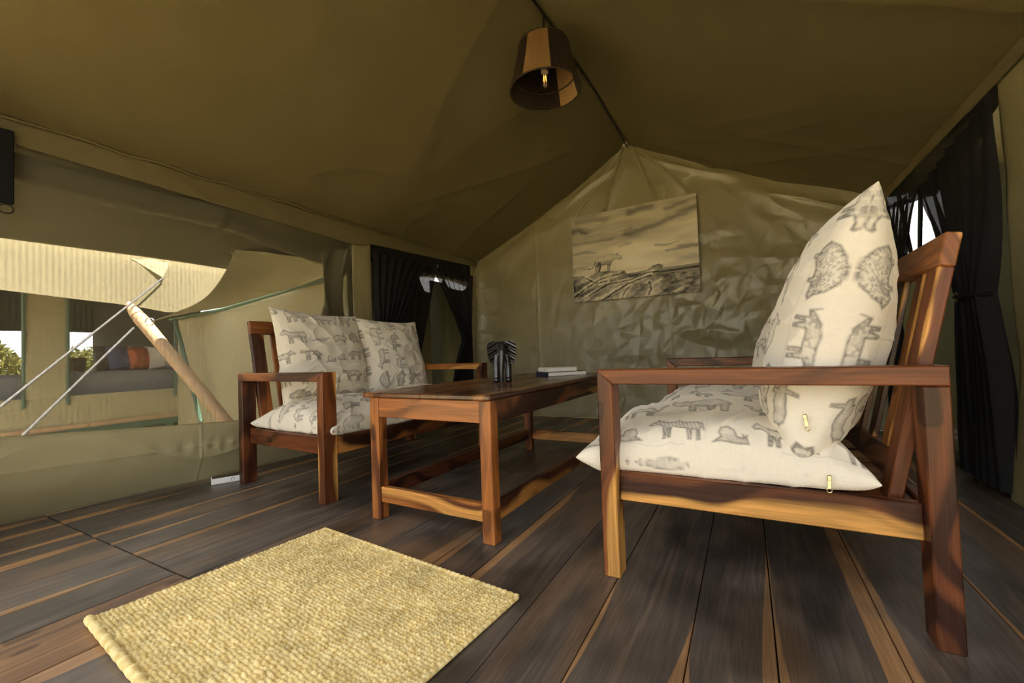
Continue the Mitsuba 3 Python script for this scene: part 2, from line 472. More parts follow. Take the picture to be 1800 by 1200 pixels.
def skirt(u, v):
    y = 0.15 + 2.35 * u
    top = np.interp(y, [-0.6, 0.55, 1.15, 1.7, 2.12, 2.5], [0.43, 0.41, 0.36, 0.315, 0.275, 0.27])
    z = top * v
    xb = np.interp(y, [-0.6, 0.3, 1.0, 1.4, 2.5], [-3.08, -3.05, -2.97, -2.93, -2.90])
    bulge = 0.075 * np.sin(np.pi * v) * np.clip(1.6 - y, 0, 1.4)
    x = xb + (XL - xb) * v + bulge
    wr = 0.016 * nfbm(np.stack([y * 2.3, z * 5, y * 0], -1), 3, 15) + 0.018 * ridged(y * 1.4 + z * 2.2, z * 2.6 - y * 0.6, 1.2, 16) ** 4 + 0.008 * crumple(y, z, 17)
    ruff = 0.0040 * np.clip((y - 0.7) * 2, 0, 1) * np.sin(y * 62 + 3 * np.sin(y * 9)) * np.exp(-((v - 0.62) / 0.10) ** 2) + 0.004 * np.exp(-((v - 0.63) / 0.012) ** 2)
    seam = 0.004 * np.exp(-((y - 1.33) / 0.006) ** 2)
    return np.stack([x + wr * np.sin(np.pi * np.clip(v, 0, 1)) ** 0.4 + ruff + seam, y, z], 1)


sheet('wall_left__skirt', skirt, 420, 60, 'm_skirt_lit')


def jamb(y0, y1, seed):
    def fn(u, v):
        y, z = y0 + (y1 - y0) * u, 1.80 * v
        w = 0.012 * nfbm(np.stack([y * 9, z * 2.2, y * 0 + seed], -1), 3, seed) + 0.004 * np.exp(-((u - 0.82) / 0.03) ** 2) + 0.004 * np.exp(-((u - 0.12) / 0.03) ** 2)
        return np.stack([XL + w, y, z], 1)
    return fn


sheet('wall_left__jamb', jamb(2.475, 2.675, 21), 24, 130, 'm_canvas', thick=0.006)
sheet('wall_left__jamb', jamb(4.235, 4.36, 22), 16, 130, 'm_canvas', thick=0.006)


def valance(u, v):
    y = YF + (YB - YF) * u
    lo = np.interp(y, [-0.6, 0.6, 2.49, 2.69, 4.3], [1.73, 1.715, 1.655, 1.70, 1.765])
    z = lo + (EAVE - 0.005 - lo) * v
    w = 0.012 * nfbm(np.stack([y * 7 + z * 4, z * 6, y * 0], -1), 3, 25) + 0.008 * ridged(y * 3.0 + z * 6, z * 2, 1.0, 26) ** 4
    return np.stack([XL + 0.02 + w, y, z], 1)


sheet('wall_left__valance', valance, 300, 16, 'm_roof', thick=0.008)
ys = np.linspace(YF, YB - 0.02, 220)
put('wall_left__piping', tube(np.stack([XL + 0.045 + 0.005 * np.sin(ys * 23), ys, EAVE - 0.008 + 0.005 * np.sin(ys * 17 + 1)], 1), 0.006, 6), 'm_roof', True)


def screen(u, v):
    y = 0.15 + 2.34 * u
    lo = np.interp(y, [-0.6, 0.55, 1.15, 1.7, 2.12, 2.5], [0.42, 0.40, 0.35, 0.305, 0.265, 0.26])
    z = lo + (1.72 - lo) * v
    return np.stack([XL - 0.012 + 0.01 * nfbm(np.stack([y * 1.2, z * 1.2, y * 0], -1), 2, 31), y, z], 1)


tag('window_1', 'long mesh screened window opening in the left canvas wall', kind='structure')
sheet('window_1__screen', screen, 60, 30, 'm_screen')
sheet('window_1__hem', lambda u, v: np.stack([XL - 0.005 + 0 * u, 0.15 + 2.33 * u, np.interp(0.15 + 2.33 * u, [-0.6, 0.55, 1.15, 1.7, 2.12, 2.5], [0.43, 0.41, 0.36, 0.315, 0.275, 0.27]) + 0.012 * (v - 0.6)], 1), 80, 3, 'm_canvas', thick=0.006)

# right wall pieces
tag('wall_right', 'olive canvas right wall beside the dark doorway', kind='structure')


def right_panel(u, v):
    y, z = YF + (2.63 - YF) * u, 1.85 * v
    b = 0.05 * np.clip(1 - z / 0.5, 0, 1) * np.clip((y - 1.6), 0, 1)
    w = 0.03 * nfbm(np.stack([y * 2.2, z * 1.6, y * 0], -1), 3, 35) + 0.006 * crumple(y, z, 36)
    return np.stack([XR - w - b + 0.02, y, z], 1)


sheet('wall_right__panel', right_panel, 160, 90, 'm_canvas', thick=0.006)
sheet('wall_right__jamb', lambda u, v: np.stack([XR - 0.01 + 0 * u, 4.29 + 0.07 * u, 1.85 * v], 1), 5, 40, 'm_canvas', thick=0.006)


def rval(u, v):
    y = YF + (YB - YF) * u
    z = 1.79 + 0.065 * v
    return np.stack([XR - 0.015 - 0.01 * nfbm(np.stack([y * 6, z * 4, y * 0], -1), 3, 37), y, z], 1)


sheet('wall_right__valance', rval, 160, 6, 'm_roof', thick=0.008)
put('wall_right__sill', hullmesh(bevel_box((0.985, 2.5, 0.0), (1.075, 4.34, 0.035), 0.004)), 'm_tent_dark')

# front wall: canvas to both sides of the wide entrance behind the camera
tag('wall_front', 'canvas front wall with the open entrance and an added shading gable', kind='structure')
for x0, x1 in ((-3.05, -2.5),):
    def fw(u, v, x0=x0, x1=x1):
        x = x0 + (x1 - x0) * u
        zt = np.where(x < XM, EAVE + (ridge_z(YF) - EAVE) * np.clip((x - XL) / (XM - XL), 0, 1), EAVE + (ridge_z(YF) - EAVE) * np.clip((XR - x) / (XR - XM), 0, 1)) - 0.03
        return np.stack([x, YF + 0.02 * nfbm(np.stack([x * 3, zt * v * 2, x * 0], -1), 2, 39), zt * v], 1)
    sheet('wall_front__panel', fw, 30, 40, 'm_canvas')

def gable(u, v):  # unseen gable canvas, added to shade the roof near the camera
    x = XL + (XR - XL) * u
    zt = np.where(x < XM, EAVE + (ridge_z(YF) - EAVE) * (x - XL) / (XM - XL), EAVE + (ridge_z(YF) - EAVE) * (XR - x) / (XR - XM))
    zb = np.minimum(zt - 0.02, 2.02)
    return np.stack([x, YF + 0.01 + 0.015 * np.sin(x * 9) * (1 - v), zb + (zt - zb) * v], 1)


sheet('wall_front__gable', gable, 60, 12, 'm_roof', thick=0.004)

# ------------------------------------------------------------------ doorway netting
def curtain(key, x, ya, yb, zt, yt, zti, wt, y0b, y1b, zb, mat, seed, folds=7, amp=0.03, bow=0.0, nu=90, nv=90):
    """A net panel: from ya..yb at height zt, gathered to width wt at (yt, zti), hanging to y0b..y1b at zb."""
    def fn(u, v):
        # v from the top (0) to the bottom (1); the tie sits at v = .5
        top = ya + (yb - ya) * u
        tie = yt + wt * (u - 0.5)
        bot = y0b + (y1b - y0b) * u
        a = np.clip(v / 0.5, 0, 1)
        b = np.clip((v - 0.5) / 0.5, 0, 1)
        y = top + (tie - top) * (a ** (1.0 + (bow if np.isscalar(bow) else np.interp(u, [0, 0.35, 1], [bow[0], bow[1], bow[1]]))))
        y = y + (bot - tie) * (1 - (1 - b) ** 2)
        z = np.where(v < 0.5, (zt if np.isscalar(zt) else np.interp(u, [0, 1], zt)) * (1 - a) + zti * a, zti + (zb - zti) * b)
        g = 0.35 + 0.65 * a
        X = x + amp * g * np.sin(u * folds * 2 * np.pi + seed + 1.2 * np.sin(3 * v + seed)) + 0.02 * (nfbm(np.stack([u * 6, v * 4, u * 0], -1), 2, seed) - 0.5)
        return np.stack([X, y, z], 1)
    return sheet(key, fn, nu, nv, mat)


def tie_band(key, x, y, z, ry, rx, mat):
    a = np.linspace(0, 2 * np.pi, 33)
    return put(key, tube(np.stack([x + rx * np.cos(a), y + ry * np.sin(a), z + 0.006 * np.sin(a)], 1), 0.012, 8, False), mat, True)


t = thing('net_curtain', 'black net curtain tied back in the left doorway, beside the back corner', 'curtain', 'net curtains')
curtain(t + '__net', XL + 0.04, 3.42, 4.22, [1.65, 1.64], 4.06, 0.88, 0.13, 3.72, 4.16, 0.04, 'm_net', 2, bow=-0.15)
tie_band(t + '__tie', XL + 0.04, 4.06, 0.88, 0.075, 0.05, 'm_black_cloth')
t = thing('net_curtain', 'black net curtain drawn to the canvas post behind the left sofa', 'curtain', 'net curtains')
curtain(t + '__net', XL + 0.035, 2.655, 3.44, [1.64, 1.65], 2.80, 0.86, 0.18, 2.69, 2.98, 0.04, 'm_net', 5, bow=-0.2)
tie_band(t + '__tie', XL + 0.035, 2.80, 0.86, 0.09, 0.04, 'm_black_cloth')
def hooks(t, pts):
    for x, y, z in pts:
        a = np.linspace(0, 2 * np.pi, 13)
        put(t + '__hook', concat(tube(np.stack([x + 0 * a, y + 0.007 * np.cos(a), z + 0.008 * np.sin(a)], 1), 0.0018, 6, False), tube([[x, y, z - 0.006], [x, y, z - 0.03]], 0.0022, 6)), 'm_steel', True)


hooks('net_curtain', [(XL + 0.085, 3.50, 1.645), (XL + 0.085, 4.18, 1.635)])
tag('door_1', 'doorway in the left wall with a black net header', kind='structure')
sheet('door_1__header', lambda u, v: np.stack([XL - 0.004 + 0.004 * np.sin(u * 9), 2.67 + 1.57 * u, np.interp(u, [0, 1], [1.54, 1.60]) * (1 - v) + 1.775 * v + 0.03 * np.sin(u * 5) * (1 - v)], 1), 40, 8, 'm_net_thick')
sheet('door_1__flap', lambda u, v: np.stack([XL - 0.03 - 0.35 * v + 0.02 * np.sin(u * 14), 3.05 + 0.55 * u - 0.1 * v, 1.62 - 1.6 * v], 1), 40, 30, 'm_net')

t = thing('net_curtain', 'black net curtain tied with a ring in the right doorway', 'curtain', 'net curtains')
curtain(t + '__net', XR - 0.05, 2.57, 3.52, [1.735, 1.62], 2.84, 0.90, 0.26, 2.60, 3.04, 0.03, 'm_net_thick', 8, amp=0.035, bow=(2.2, -0.05))
tie_band(t + '__tie', XR - 0.05, 2.84, 0.90, 0.125, 0.05, 'm_black_cloth')
a = np.linspace(0, 2 * np.pi, 25)
put(t + '__tie_ring', tube(np.stack([XR - 0.105 + 0 * a, 2.86 + 0.018 * np.cos(a), 0.90 + 0.022 * np.sin(a)], 1), 0.0022, 6, False), 'm_brass', True, label='small metal ring')
hooks(t, [(XR - 0.095, 3.48, 1.60)])
t = thing('net_curtain', 'black net curtain at the far end of the right doorway, behind the tall cushion', 'curtain', 'net curtains')
curtain(t + '__net', XR - 0.04, 3.46, 4.30, [1.62, 1.72], 4.14, 0.90, 0.16, 3.98, 4.28, 0.03, 'm_net', 11, bow=-0.2)
tie_band(t + '__tie', XR - 0.04, 4.14, 0.90, 0.09, 0.04, 'm_black_cloth')
tag('door_2', 'dark doorway in the right wall', kind='structure')
sheet('door_2__header', lambda u, v: np.stack([XR + 0.004 + 0.004 * np.sin(u * 9), 2.57 + 1.75 * u, np.interp(u, [0, .45, 1], [1.74, 1.54, 1.72]) * (1 - v) + 1.82 * v], 1), 40, 8, 'm_net_thick')

# room beyond the right doorway
tag('wall_annex', 'grey green canvas partition seen through the right doorway', kind='structure')
sheet('wall_annex__panel', lambda u, v: np.stack([1.03 + 1.5 * u, 4.86 - 0.03 * nfbm(np.stack([u * 5, v * 4, u * 0], -1), 3, 44), 1.44 * v], 1), 60, 50, 'm_grey_canvas', thick=0.006)
sheet('wall_annex__panel', lambda u, v: np.stack([1.52 + 1.0 * u, 4.875 + 0 * u, 1.40 + 0.75 * v], 1), 6, 4, 'm_grey_canvas', thick=0.006)
sheet('wall_annex__panel', lambda u, v: np.stack([1.03 + 1.5 * u, 4.87 + 0 * u, 1.96 + 0.35 * v], 1), 6, 4, 'm_grey_canvas', thick=0.006)
sheet('wall_annex__side', lambda u, v: np.stack([2.5 + 0 * u, 1.6 + 3.3 * u, 2.3 * v], 1), 20, 20, 'm_grey_canvas', thick=0.006)
sheet('wall_annex__end', lambda u, v: np.stack([1.03 + 1.5 * u, 1.6 + 0 * u, 2.3 * v], 1), 20, 20, 'm_grey_canvas', thick=0.006)
sheet('wall_annex__roof', lambda u, v: np.stack([1.03 + 1.5 * u, 1.6 + 3.35 * v, 2.1 + 0 * u], 1), 8, 8, 'm_outer_canvas', thick=0.006)
for k, (xa, xb) in enumerate(((1.215, 1.275), (1.36, 1.33), (1.12, 1.19))):
    put('wall_annex__strut', tube([[xa, 4.84, 1.98], [xb, 4.84, 1.43]], 0.016, 8), 'm_black_cloth', True)

# ------------------------------------------------------------------ prints for the cushions
ANIMALS = {
    'camel': [(.02, .62), (.06, .70), (.13, .72), (.17, .66), (.20, .52), (.27, .46), (.33, .60), (.40, .74), (.46, .76), (.50, .66), (.56, .62), (.62, .72), (.68, .76), (.74, .68), (.84, .60), (.90, .46), (.92, .34), (.90, .04), (.85, .04), (.85, .30), (.78, .36), (.76, .04), (.71, .04), (.70, .38), (.44, .36), (.42, .04), (.37, .04), (.37, .34), (.34, .04), (.29, .04), (.31, .36), (.24, .36), (.16, .44), (.12, .56), (.05, .57)],
    'giraffe': [(.14, .93), (.24, .99), (.30, .95), (.34, .82), (.44, .56), (.56, .50), (.76, .46), (.82, .36), (.80, .20), (.80, .02), (.75, .02), (.74, .28), (.68, .32), (.66, .02), (.61, .02), (.60, .32), (.50, .30), (.49, .02), (.44, .02), (.43, .30), (.40, .02), (.35, .02), (.36, .38), (.30, .58), (.22, .84), (.12, .88)],
    'zebra': [(.02, .60), (.10, .72), (.16, .78), (.18, .86), (.22, .80), (.34, .70), (.60, .68), (.84, .70), (.92, .60), (.96, .30), (.92, .42), (.88, .40), (.90, .06), (.85, .06), (.83, .36), (.76, .38), (.76, .06), (.71, .06), (.68, .38), (.42, .36), (.42, .06), (.37, .06), (.36, .38), (.33, .06), (.28, .06), (.28, .46), (.20, .58), (.08, .54)],
    'rhino': [(.02, .56), (.06, .78), (.10, .60), (.18, .68), (.24, .78), (.30, .74), (.50, .82), (.72, .80), (.90, .72), (.95, .50), (.91, .52), (.90, .06), (.80, .06), (.79, .32), (.70, .32), (.70, .06), (.62, .06), (.58, .30), (.42, .30), (.42, .06), (.32, .06), (.30, .36), (.16, .34), (.06, .42)],
    'cat': [(.02, .58), (.06, .70), (.10, .76), (.14, .70), (.30, .66), (.60, .68), (.78, .66), (.86, .56), (.96, .42), (.99, .56), (.96, .34), (.86, .40), (.86, .08), (.81, .08), (.79, .34), (.74, .08), (.69, .08), (.68, .40), (.40, .38), (.38, .08), (.33, .08), (.32, .38), (.27, .08), (.22, .08), (.24, .46), (.14, .54), (.05, .52)],
    'porcupine': [(.02, .26), (.10, .40), (.16, .62), (.30, .86), (.50, .95), (.72, .86), (.90, .62), (.98, .34), (.88, .20), (.80, .18), (.78, .06), (.72, .06), (.70, .18), (.40, .18), (.38, .06), (.32, .06), (.30, .20), (.12, .18)],
    'tree': [(.44, .02), (.46, .40), (.30, .50), (.10, .52), (.02, .62), (.10, .78), (.28, .80), (.40, .94), (.62, .92), (.74, .82), (.92, .80), (.98, .64), (.84, .54), (.66, .52), (.54, .40), (.58, .02)],
    'hare': [(.02, .34), (.08, .54), (.16, .58), (.20, .92), (.26, .92), (.25, .60), (.40, .66), (.62, .70), (.82, .62), (.94, .44), (.98, .40), (.92, .30), (.94, .08), (.78, .08), (.70, .26), (.50, .28), (.30, .24), (.28, .08), (.18, .08), (.18, .28)],
    'bird': [(.02, .56), (.10, .62), (.20, .58), (.32, .60), (.52, .52), (.74, .46), (.98, .26), (.80, .32), (.60, .28), (.44, .22), (.30, .30), (.20, .44), (.08, .52)],
    'snail': [(.02, .12), (.06, .40), (.04, .58), (.10, .44), (.16, .56), (.16, .36), (.30, .40), (.38, .72), (.56, .86), (.74, .74), (.80, .48), (.74, .28), (.98, .08), (.60, .06), (.20, .06)],
}
ANIMALS = {k: np.array(v) for k, v in ANIMALS.items()}


def poly_sdf(px, py, poly):
    """Signed distance (negative inside) of the points to the closed polygon."""
    d = np.full(px.shape, 9.0)
    inside = np.zeros(px.shape, bool)
    for (ax, ay), (bx, by) in zip(poly, np.roll(poly, -1, 0)):
        ex, ey = bx - ax, by - ay
        wx, wy = px - ax, py - ay
        h = np.clip((wx * ex + wy * ey) / (ex * ex + ey * ey + 1e-12), 0, 1)
        d = np.minimum(d, np.hypot(wx - ex * h, wy - ey * h))
        cond = (ay > py) != (by > py)
        inside ^= cond & (px < ex * (py - ay) / (ey + 1e-12) + ax)
    return np.where(inside, -d, d)


def line_dist(px, py, pts):
    d = np.full(px.shape, 9.0)
    for (ax, ay), (bx, by) in zip(pts[:-1], pts[1:]):
        ex, ey = bx - ax, by - ay
        h = np.clip(((px - ax) * ex + (py - ay) * ey) / (ex * ex + ey * ey + 1e-12), 0, 1)
        d = np.minimum(d, np.hypot(px - ax - ex * h, py - ay - ey * h))
    return d


def print_tone(X, Y, s, seed, k=1.0):
    X, Y, s = X / k, Y / k, s / k
    return _print_tone(X, Y, s, seed)


def _print_tone(X, Y, s, seed):
    """Darkness 0..1 of an engraving style animal print; X, Y in metres over a cloth of side s."""
    r = random.Random(seed)
    ink = np.zeros(X.shape)
    names = list(ANIMALS)
    y = -s / 2 - 0.02
    row = 0
    while y < s / 2:
        hgt = r.uniform(0.105, 0.135)
        x = -s / 2 - r.uniform(0.0, 0.08)
        gl = y + 0.006 * np.sin(X * 22 + row) + 0.008 * nfbm(np.stack([X * 20, X * 0 + row, X * 0], -1), 2, 3)
        ink += 0.18 * np.exp(-((Y - gl) / 0.0022) ** 2) * (nnoise(np.stack([X * 9, Y * 0 + row, X * 0], -1), 5) > 0.42)
        while x < s / 2:
            nm = names[r.randrange(len(names))]
            h = hgt * {'giraffe': 1.25, 'bird': 0.55, 'snail': 0.5, 'hare': 0.7, 'tree': 1.0, 'porcupine': 0.8}.get(nm, 0.95)
            w = h * {'giraffe': 0.85, 'camel': 1.15, 'bird': 2.1, 'tree': 1.2, 'snail': 1.5, 'porcupine': 1.5}.get(nm, 1.45)
            flip = r.random() < 0.5
            poly = ANIMALS[nm].copy()
            if flip:
                poly[:, 0] = 1 - poly[:, 0]
            poly = poly * [w, h] + [x, y + r.uniform(0.0, 0.012)]
            m = (X > x - 0.02) & (X < x + w + 0.02) & (Y > y - 0.02) & (Y < y + h + 0.03)
            if m.any():
                px, py = X[m], Y[m]
                d = poly_sdf(px, py, poly)
                ln = 0.62 * np.exp(-(d / 0.0024) ** 2)
                ins = np.clip(-d / 0.002, 0, 1)
                tex = nnoise(np.stack([px * 260, py * 260, px * 0], -1), 8)
                blob_ = nnoise(np.stack([px * 55, py * 55, px * 0 + 2], -1), 12)
                rim = np.exp(-np.clip(-d, 0, 1) / 0.006)
                shade = ins * (0.10 + 0.26 * np.clip((blob_ - 0.42) * 6, 0, 1) * (0.4 + 0.6 * tex) + 0.45 * rim * (0.4 + tex) + 0.10 * (py < y + 0.45 * h))
                if nm in ('giraffe', 'cat'):
                    shade += ins * 0.35 * np.clip((nnoise(np.stack([px * 130, py * 130, px * 0 + 4], -1), 9) - 0.52) * 6, 0, 1)
                if nm == 'zebra':
                    shade += ins * 0.35 * (np.sin((px + 0.3 * py) * 620) > 0.35)
                if nm in ('porcupine', 'tree'):
                    shade += ins * 0.40 * (nnoise(np.stack([(px + py) * 330, (px - py) * 130, px * 0], -1), 10) > 0.5)
                ink[m] += ln + shade
            x += w + r.uniform(0.004, 0.022)
        y += hgt * 1.14
        row += 1
    return np.clip(ink, 0, 1)


CREAM, INK = np.array([0.80, 0.745, 0.63]), np.array([0.15, 0.132, 0.11])


def pillow(s, th, n, seed, slump=0.0, pinch=0.09, sh=None, crease=1.0):
    """Two cloth faces of a square cushion, s wide (x) and sh high (y), th = half thickness (z); returns vertices, faces, print x and y."""
    sh = sh or s
    g = np.linspace(-1, 1, n)
    g = np.sign(g) * (1 - (1 - np.abs(g)) ** 1.25)
    x, y = [q.ravel() for q in np.meshgrid(g, g, indexing='ij')]
    X = s / 2 * x * (1 - pinch * (1 - y ** 2) ** 0.8 * np.abs(x) ** 2)
    Y = sh / 2 * y * (1 - pinch * (1 - x ** 2) ** 0.8 * np.abs(y) ** 2)
    prof = np.clip((1 - x ** 2) * (1 - y ** 2), 0, 1) ** 0.43
    prof = prof * (1 - slump * y * 0.55)
    V, F, PX, PY_ = [], [], [], []
    i, j = np.meshgrid(np.arange(n - 1), np.arange(n - 1), indexing='ij')
    q = (i * n + j).ravel()
    f = np.vstack([np.stack([q, q + n, q + n + 1], 1), np.stack([q, q + n + 1, q + 1], 1)])
    for side in (1, -1):
        P3 = np.stack([x * 1.7, y * 1.7, x * 0 + side * 3.0], -1)
        lump = 1 + 0.28 * (nfbm(P3, 3, seed) - 0.5)
        # folds: radiating from the corners and sides, dying out towards the belly of the cushion
        r = np.hypot(x, y)
        ang = np.arctan2(y, x)
        edge = np.clip((np.maximum(np.abs(x), np.abs(y)) - 0.35) / 0.5, 0, 1) * np.clip(prof * 4, 0, 1)
        rad = ridged(ang * 4.0, r * 0.9, 1.0, seed + 3 * side) ** 3
        long_ = 0.6 * ridged(x * 1.3 + 0.8 * y, y * 0.9 - 0.6 * x, 2.2, seed + 17 + side) ** 3 + 0.5 * ridged(x * 0.7 - 1.1 * y, y * 1.3 + 0.6 * x, 3.7, seed + 23 + side) ** 3
        h = th * prof * lump + crease * (0.012 * edge * (rad - 0.3) + 0.012 * (long_ - 0.3) * np.clip(prof * 2, 0, 1))
        P = np.stack([X, Y, side * np.maximum(h, 0.0015 * (prof > 0))], 1)
        V.append(P)
        G = P.reshape(n, n, 3)
        for ax, store in ((0, PX), (1, PY_)):
            seg = np.linalg.norm(np.diff(G, axis=ax), axis=2)
            arc = np.concatenate([np.zeros((1, n)) if ax == 0 else np.zeros((n, 1)), np.cumsum(seg, ax)], ax)
            mid = arc.take([n // 2], ax)
            store.append((arc - mid).ravel())
        F.append(f if side > 0 else f[:, ::-1])
    V = np.vstack(V)
    return V, np.vstack([F[0], F[1] + n * n]), np.concatenate(PX), np.concatenate(PY_)


def cushion(name, label, group, fr, s, th, n, seed, turn=0, slump=0.0, clamp=None, sh=None, zip_at=None, pinch=0.09, crease=1.0, k=1.0):
    V, F, X, Y = pillow(s, th, n, seed, slump, pinch, sh, crease)
    c, sn = math.cos(turn), math.sin(turn)
    X = X * (1 if np.linalg.det(fr.A) > 0 else -1)
    ink = print_tone(c * X + sn * Y, -sn * X + c * Y, s * 1.35, seed, k)
    W = fr(V)
    if clamp:
        W = clamp(W)
    weave = nnoise(np.stack([X * 500, Y * 500, X * 0], -1), 2)
    col = (CREAM * (1 - ink[:, None] * 0.86) + INK * ink[:, None] * 0.86) * (0.95 + 0.08 * weave[:, None])
    t = thing(name, label, 'cushion', group)
    if np.linalg.det(fr.A) < 0:
        F = F[:, ::-1]
    put(t + '__cover', (W, F), 'm_print', True, color=col)
    if zip_at is not None:
        p = np.array(zip_at[0])
        d1, d2 = np.array(zip_at[1], float), np.array(zip_at[2], float)
        d1, d2 = d1 / np.linalg.norm(d1), d2 / np.linalg.norm(d2)
        zf = Frame(p, np.cross(d1, d2), d1, d2)
        a = np.linspace(0, 2 * np.pi, 17)
        put(t + '__zip_pull', concat(hullmesh(zf(bevel_box((-0.004, 0.0, -0.0012), (0.004, 0.020, 0.0012), 0.0006))), hullmesh(zf(bevel_box((-0.0045, -0.012, -0.003), (0.0045, 0.0, 0.003), 0.0012))),
            tube(zf(np.stack([0.0055 * np.cos(a), 0.0255 + 0.0055 * np.sin(a), 0 * a], 1)), 0.0013, 6, False)), 'm_brass', 30, label='small brass zip pull')
    return t


# ------------------------------------------------------------------ the two sofas
D, L, H, LA, LB, AT, R1, R0 = 0.8137, 1.3833, 0.6393, 0.0489, 0.0775, 0.0455, 0.3145, 0.2276


def sofa_frame(ox, oy, rot, mir):
    c, s = math.cos(rot), math.sin(rot)
    # local axes: x = v (depth, from front to back), y = u (along the sofa), z
    return Frame((ox, oy, 0), (mir * c, mir * s, 0), (-s, c, 0), (0, 0, 1))


def sofa(label, fr):
    t = thing('wooden_sofa', label, 'sofa', 'wooden sofas facing each other')
    M, c = 'm_sofa_wood', 0.003
    for u0 in (0.0, L - LB):
        u1 = u0 + LB
        wood(t + '__leg', prism([(0, 0), (LA, 0), (LA, H - AT), (0, H)], 1, u0, u1, c), fr, M, 2)
        wood(t + '__leg', bevel_box((D - LA, u0, 0), (D, u1, H - AT - 0.0005), c), fr, M, 2)
        wood(t + '__armrest', prism([(0.0006, H), (D, H), (D, H - AT), (LA + 0.0006, H - AT)], 1, u0 - 0.001, u1 + 0.001, c), fr, M, 0)
        um = u0 + 0.040 if u0 == 0 else u1 - 0.070
        wood(t + '__side_rail', bevel_box((LA, um, R0), (D - LA, um + 0.03, R1), c), fr, M, 0)
    wood(t + '__front_rail', bevel_box((0.008, LB, R0), (0.04, L - LB, R1), c), fr, 'm_dark_wood', 1)
    wood(t + '__back_rail', bevel_box((D - 0.045, LB, R0), (D - 0.012, L - LB, R1), c), fr, M, 1)
    n = 6
    w = (L - 2 * LB) / n
    for k in range(n):
        u0 = LB + k * w + 0.012
        wood(t + '__seat_slat', bevel_box((0.042, u0, R1 - 0.032), (D - 0.047, u0 + w - 0.024, R1 - 0.012), 0.002), fr, M, 0)
    # leaning back
    lean = math.atan2(0.135, 0.64)
    bf = Frame(fr([0.735, 0, R1 - 0.035]), fr.A @ np.array([math.cos(lean), 0, -math.sin(lean)]), fr.A[:, 1], fr.A @ np.array([math.sin(lean), 0, math.cos(lean)]))
    bl = 0.685
    uA, uB = 0.085, L - 0.085
    for u0 in (uA, uB - 0.075):
        wood(t + '__back_stile', bevel_box((-0.03, u0, 0), (0.0, u0 + 0.075, bl - 0.082), c), bf, M, 2)
    wood(t + '__top_rail', bevel_box((-0.031, uA, bl - 0.0815), (0.001, uB, bl), c), bf, M, 1)
    wood(t + '__cross_rail', bevel_box((-0.026, uA + 0.075, 0.06), (-0.004, uB - 0.075, 0.13), c), bf, M, 1)
    m = 7
    gap = (uB - uA - 0.15) / m
    for k in range(m):
        u0 = uA + 0.075 + k * gap + gap * 0.5 - 0.028
        wood(t + '__back_slat', bevel_box((-0.022, u0, 0.13), (-0.008, u0 + 0.056, bl - 0.081), 0.002), bf, M, 2)
    return t, bf


FR_L = sofa_frame(-1.8117, 1.3701, -0.0583, -1)
FR_R = sofa_frame(-0.4171, 1.3062, -0.004, 1)
_, BK_L = sofa('dark wooden sofa with slatted back standing at the left along the screened window', FR_L)
_, BK_R = sofa('dark wooden sofa nearest the camera at the right, seen from its armrest side', FR_R)


def on_seat(fr, zs=R1 - 0.008):
    def fn(W):
        W = W.copy()
        z = W[:, 2]
        over = fr.inv(W)[:, 0] < 0.0
        low = zs + 0.0015
        soft = np.where(z < low + 0.03, low + 0.03 * np.exp((np.minimum(z, low + 0.03) - low - 0.03) / 0.03), z)
        W[:, 2] = np.where(over, np.maximum(z, low - 0.0), soft)
        return W
    return fn


def before_back(bf, seat_top=None):
    def fn(W):
        l = bf.inv(W)
        lim = -0.033
        x = l[:, 0]
        l[:, 0] = np.where(x > lim - 0.04, lim - 0.04 * np.exp(-(np.maximum(x, lim - 0.04) - lim + 0.04) / 0.04), x)
        return bf(l)
    return fn


def seat_frame(fr, u, v, z, yaw=0.0, tilt=0.0):
    c, s = math.cos(yaw), math.sin(yaw)
    ex = fr.A @ np.array([s, c, 0])
    ey = fr.A @ np.array([c * math.cos(tilt), -s * math.cos(tilt), math.sin(tilt)])
    ez = fr.A @ np.array([0, 0, 1.0])
    return Frame(fr([v, u, z]), ex, ey, ez)


def back_frame(bf, u, x, z, lean=0.0, yaw=0.0, roll=0.0):
    """x: in front of the back (negative), z: up along it; the cushion's x runs along the sofa, y up, z out of the back."""
    cl, sl = math.cos(lean), math.sin(lean)
    cy, sy = math.cos(yaw), math.sin(yaw)
    ex = np.array([sy, cy, 0.0])
    up = np.array([sl, 0, cl])
    nrm = np.array([-cl, 0, sl])
    nrm = nrm * 1.0
    ex = ex - up * (ex @ up)
    ex /= np.linalg.norm(ex)
    nrm = np.cross(ex, up) * (1 if np.cross(ex, up) @ np.array([-1, 0, 0]) > 0 else -1)
    cr, sr = math.cos(roll), math.sin(roll)
    e1, e2 = cr * ex + sr * up, -sr * ex + cr * up
    return Frame(bf([x, u, z]), bf.A @ e1, bf.A @ e2, bf.A @ nrm)


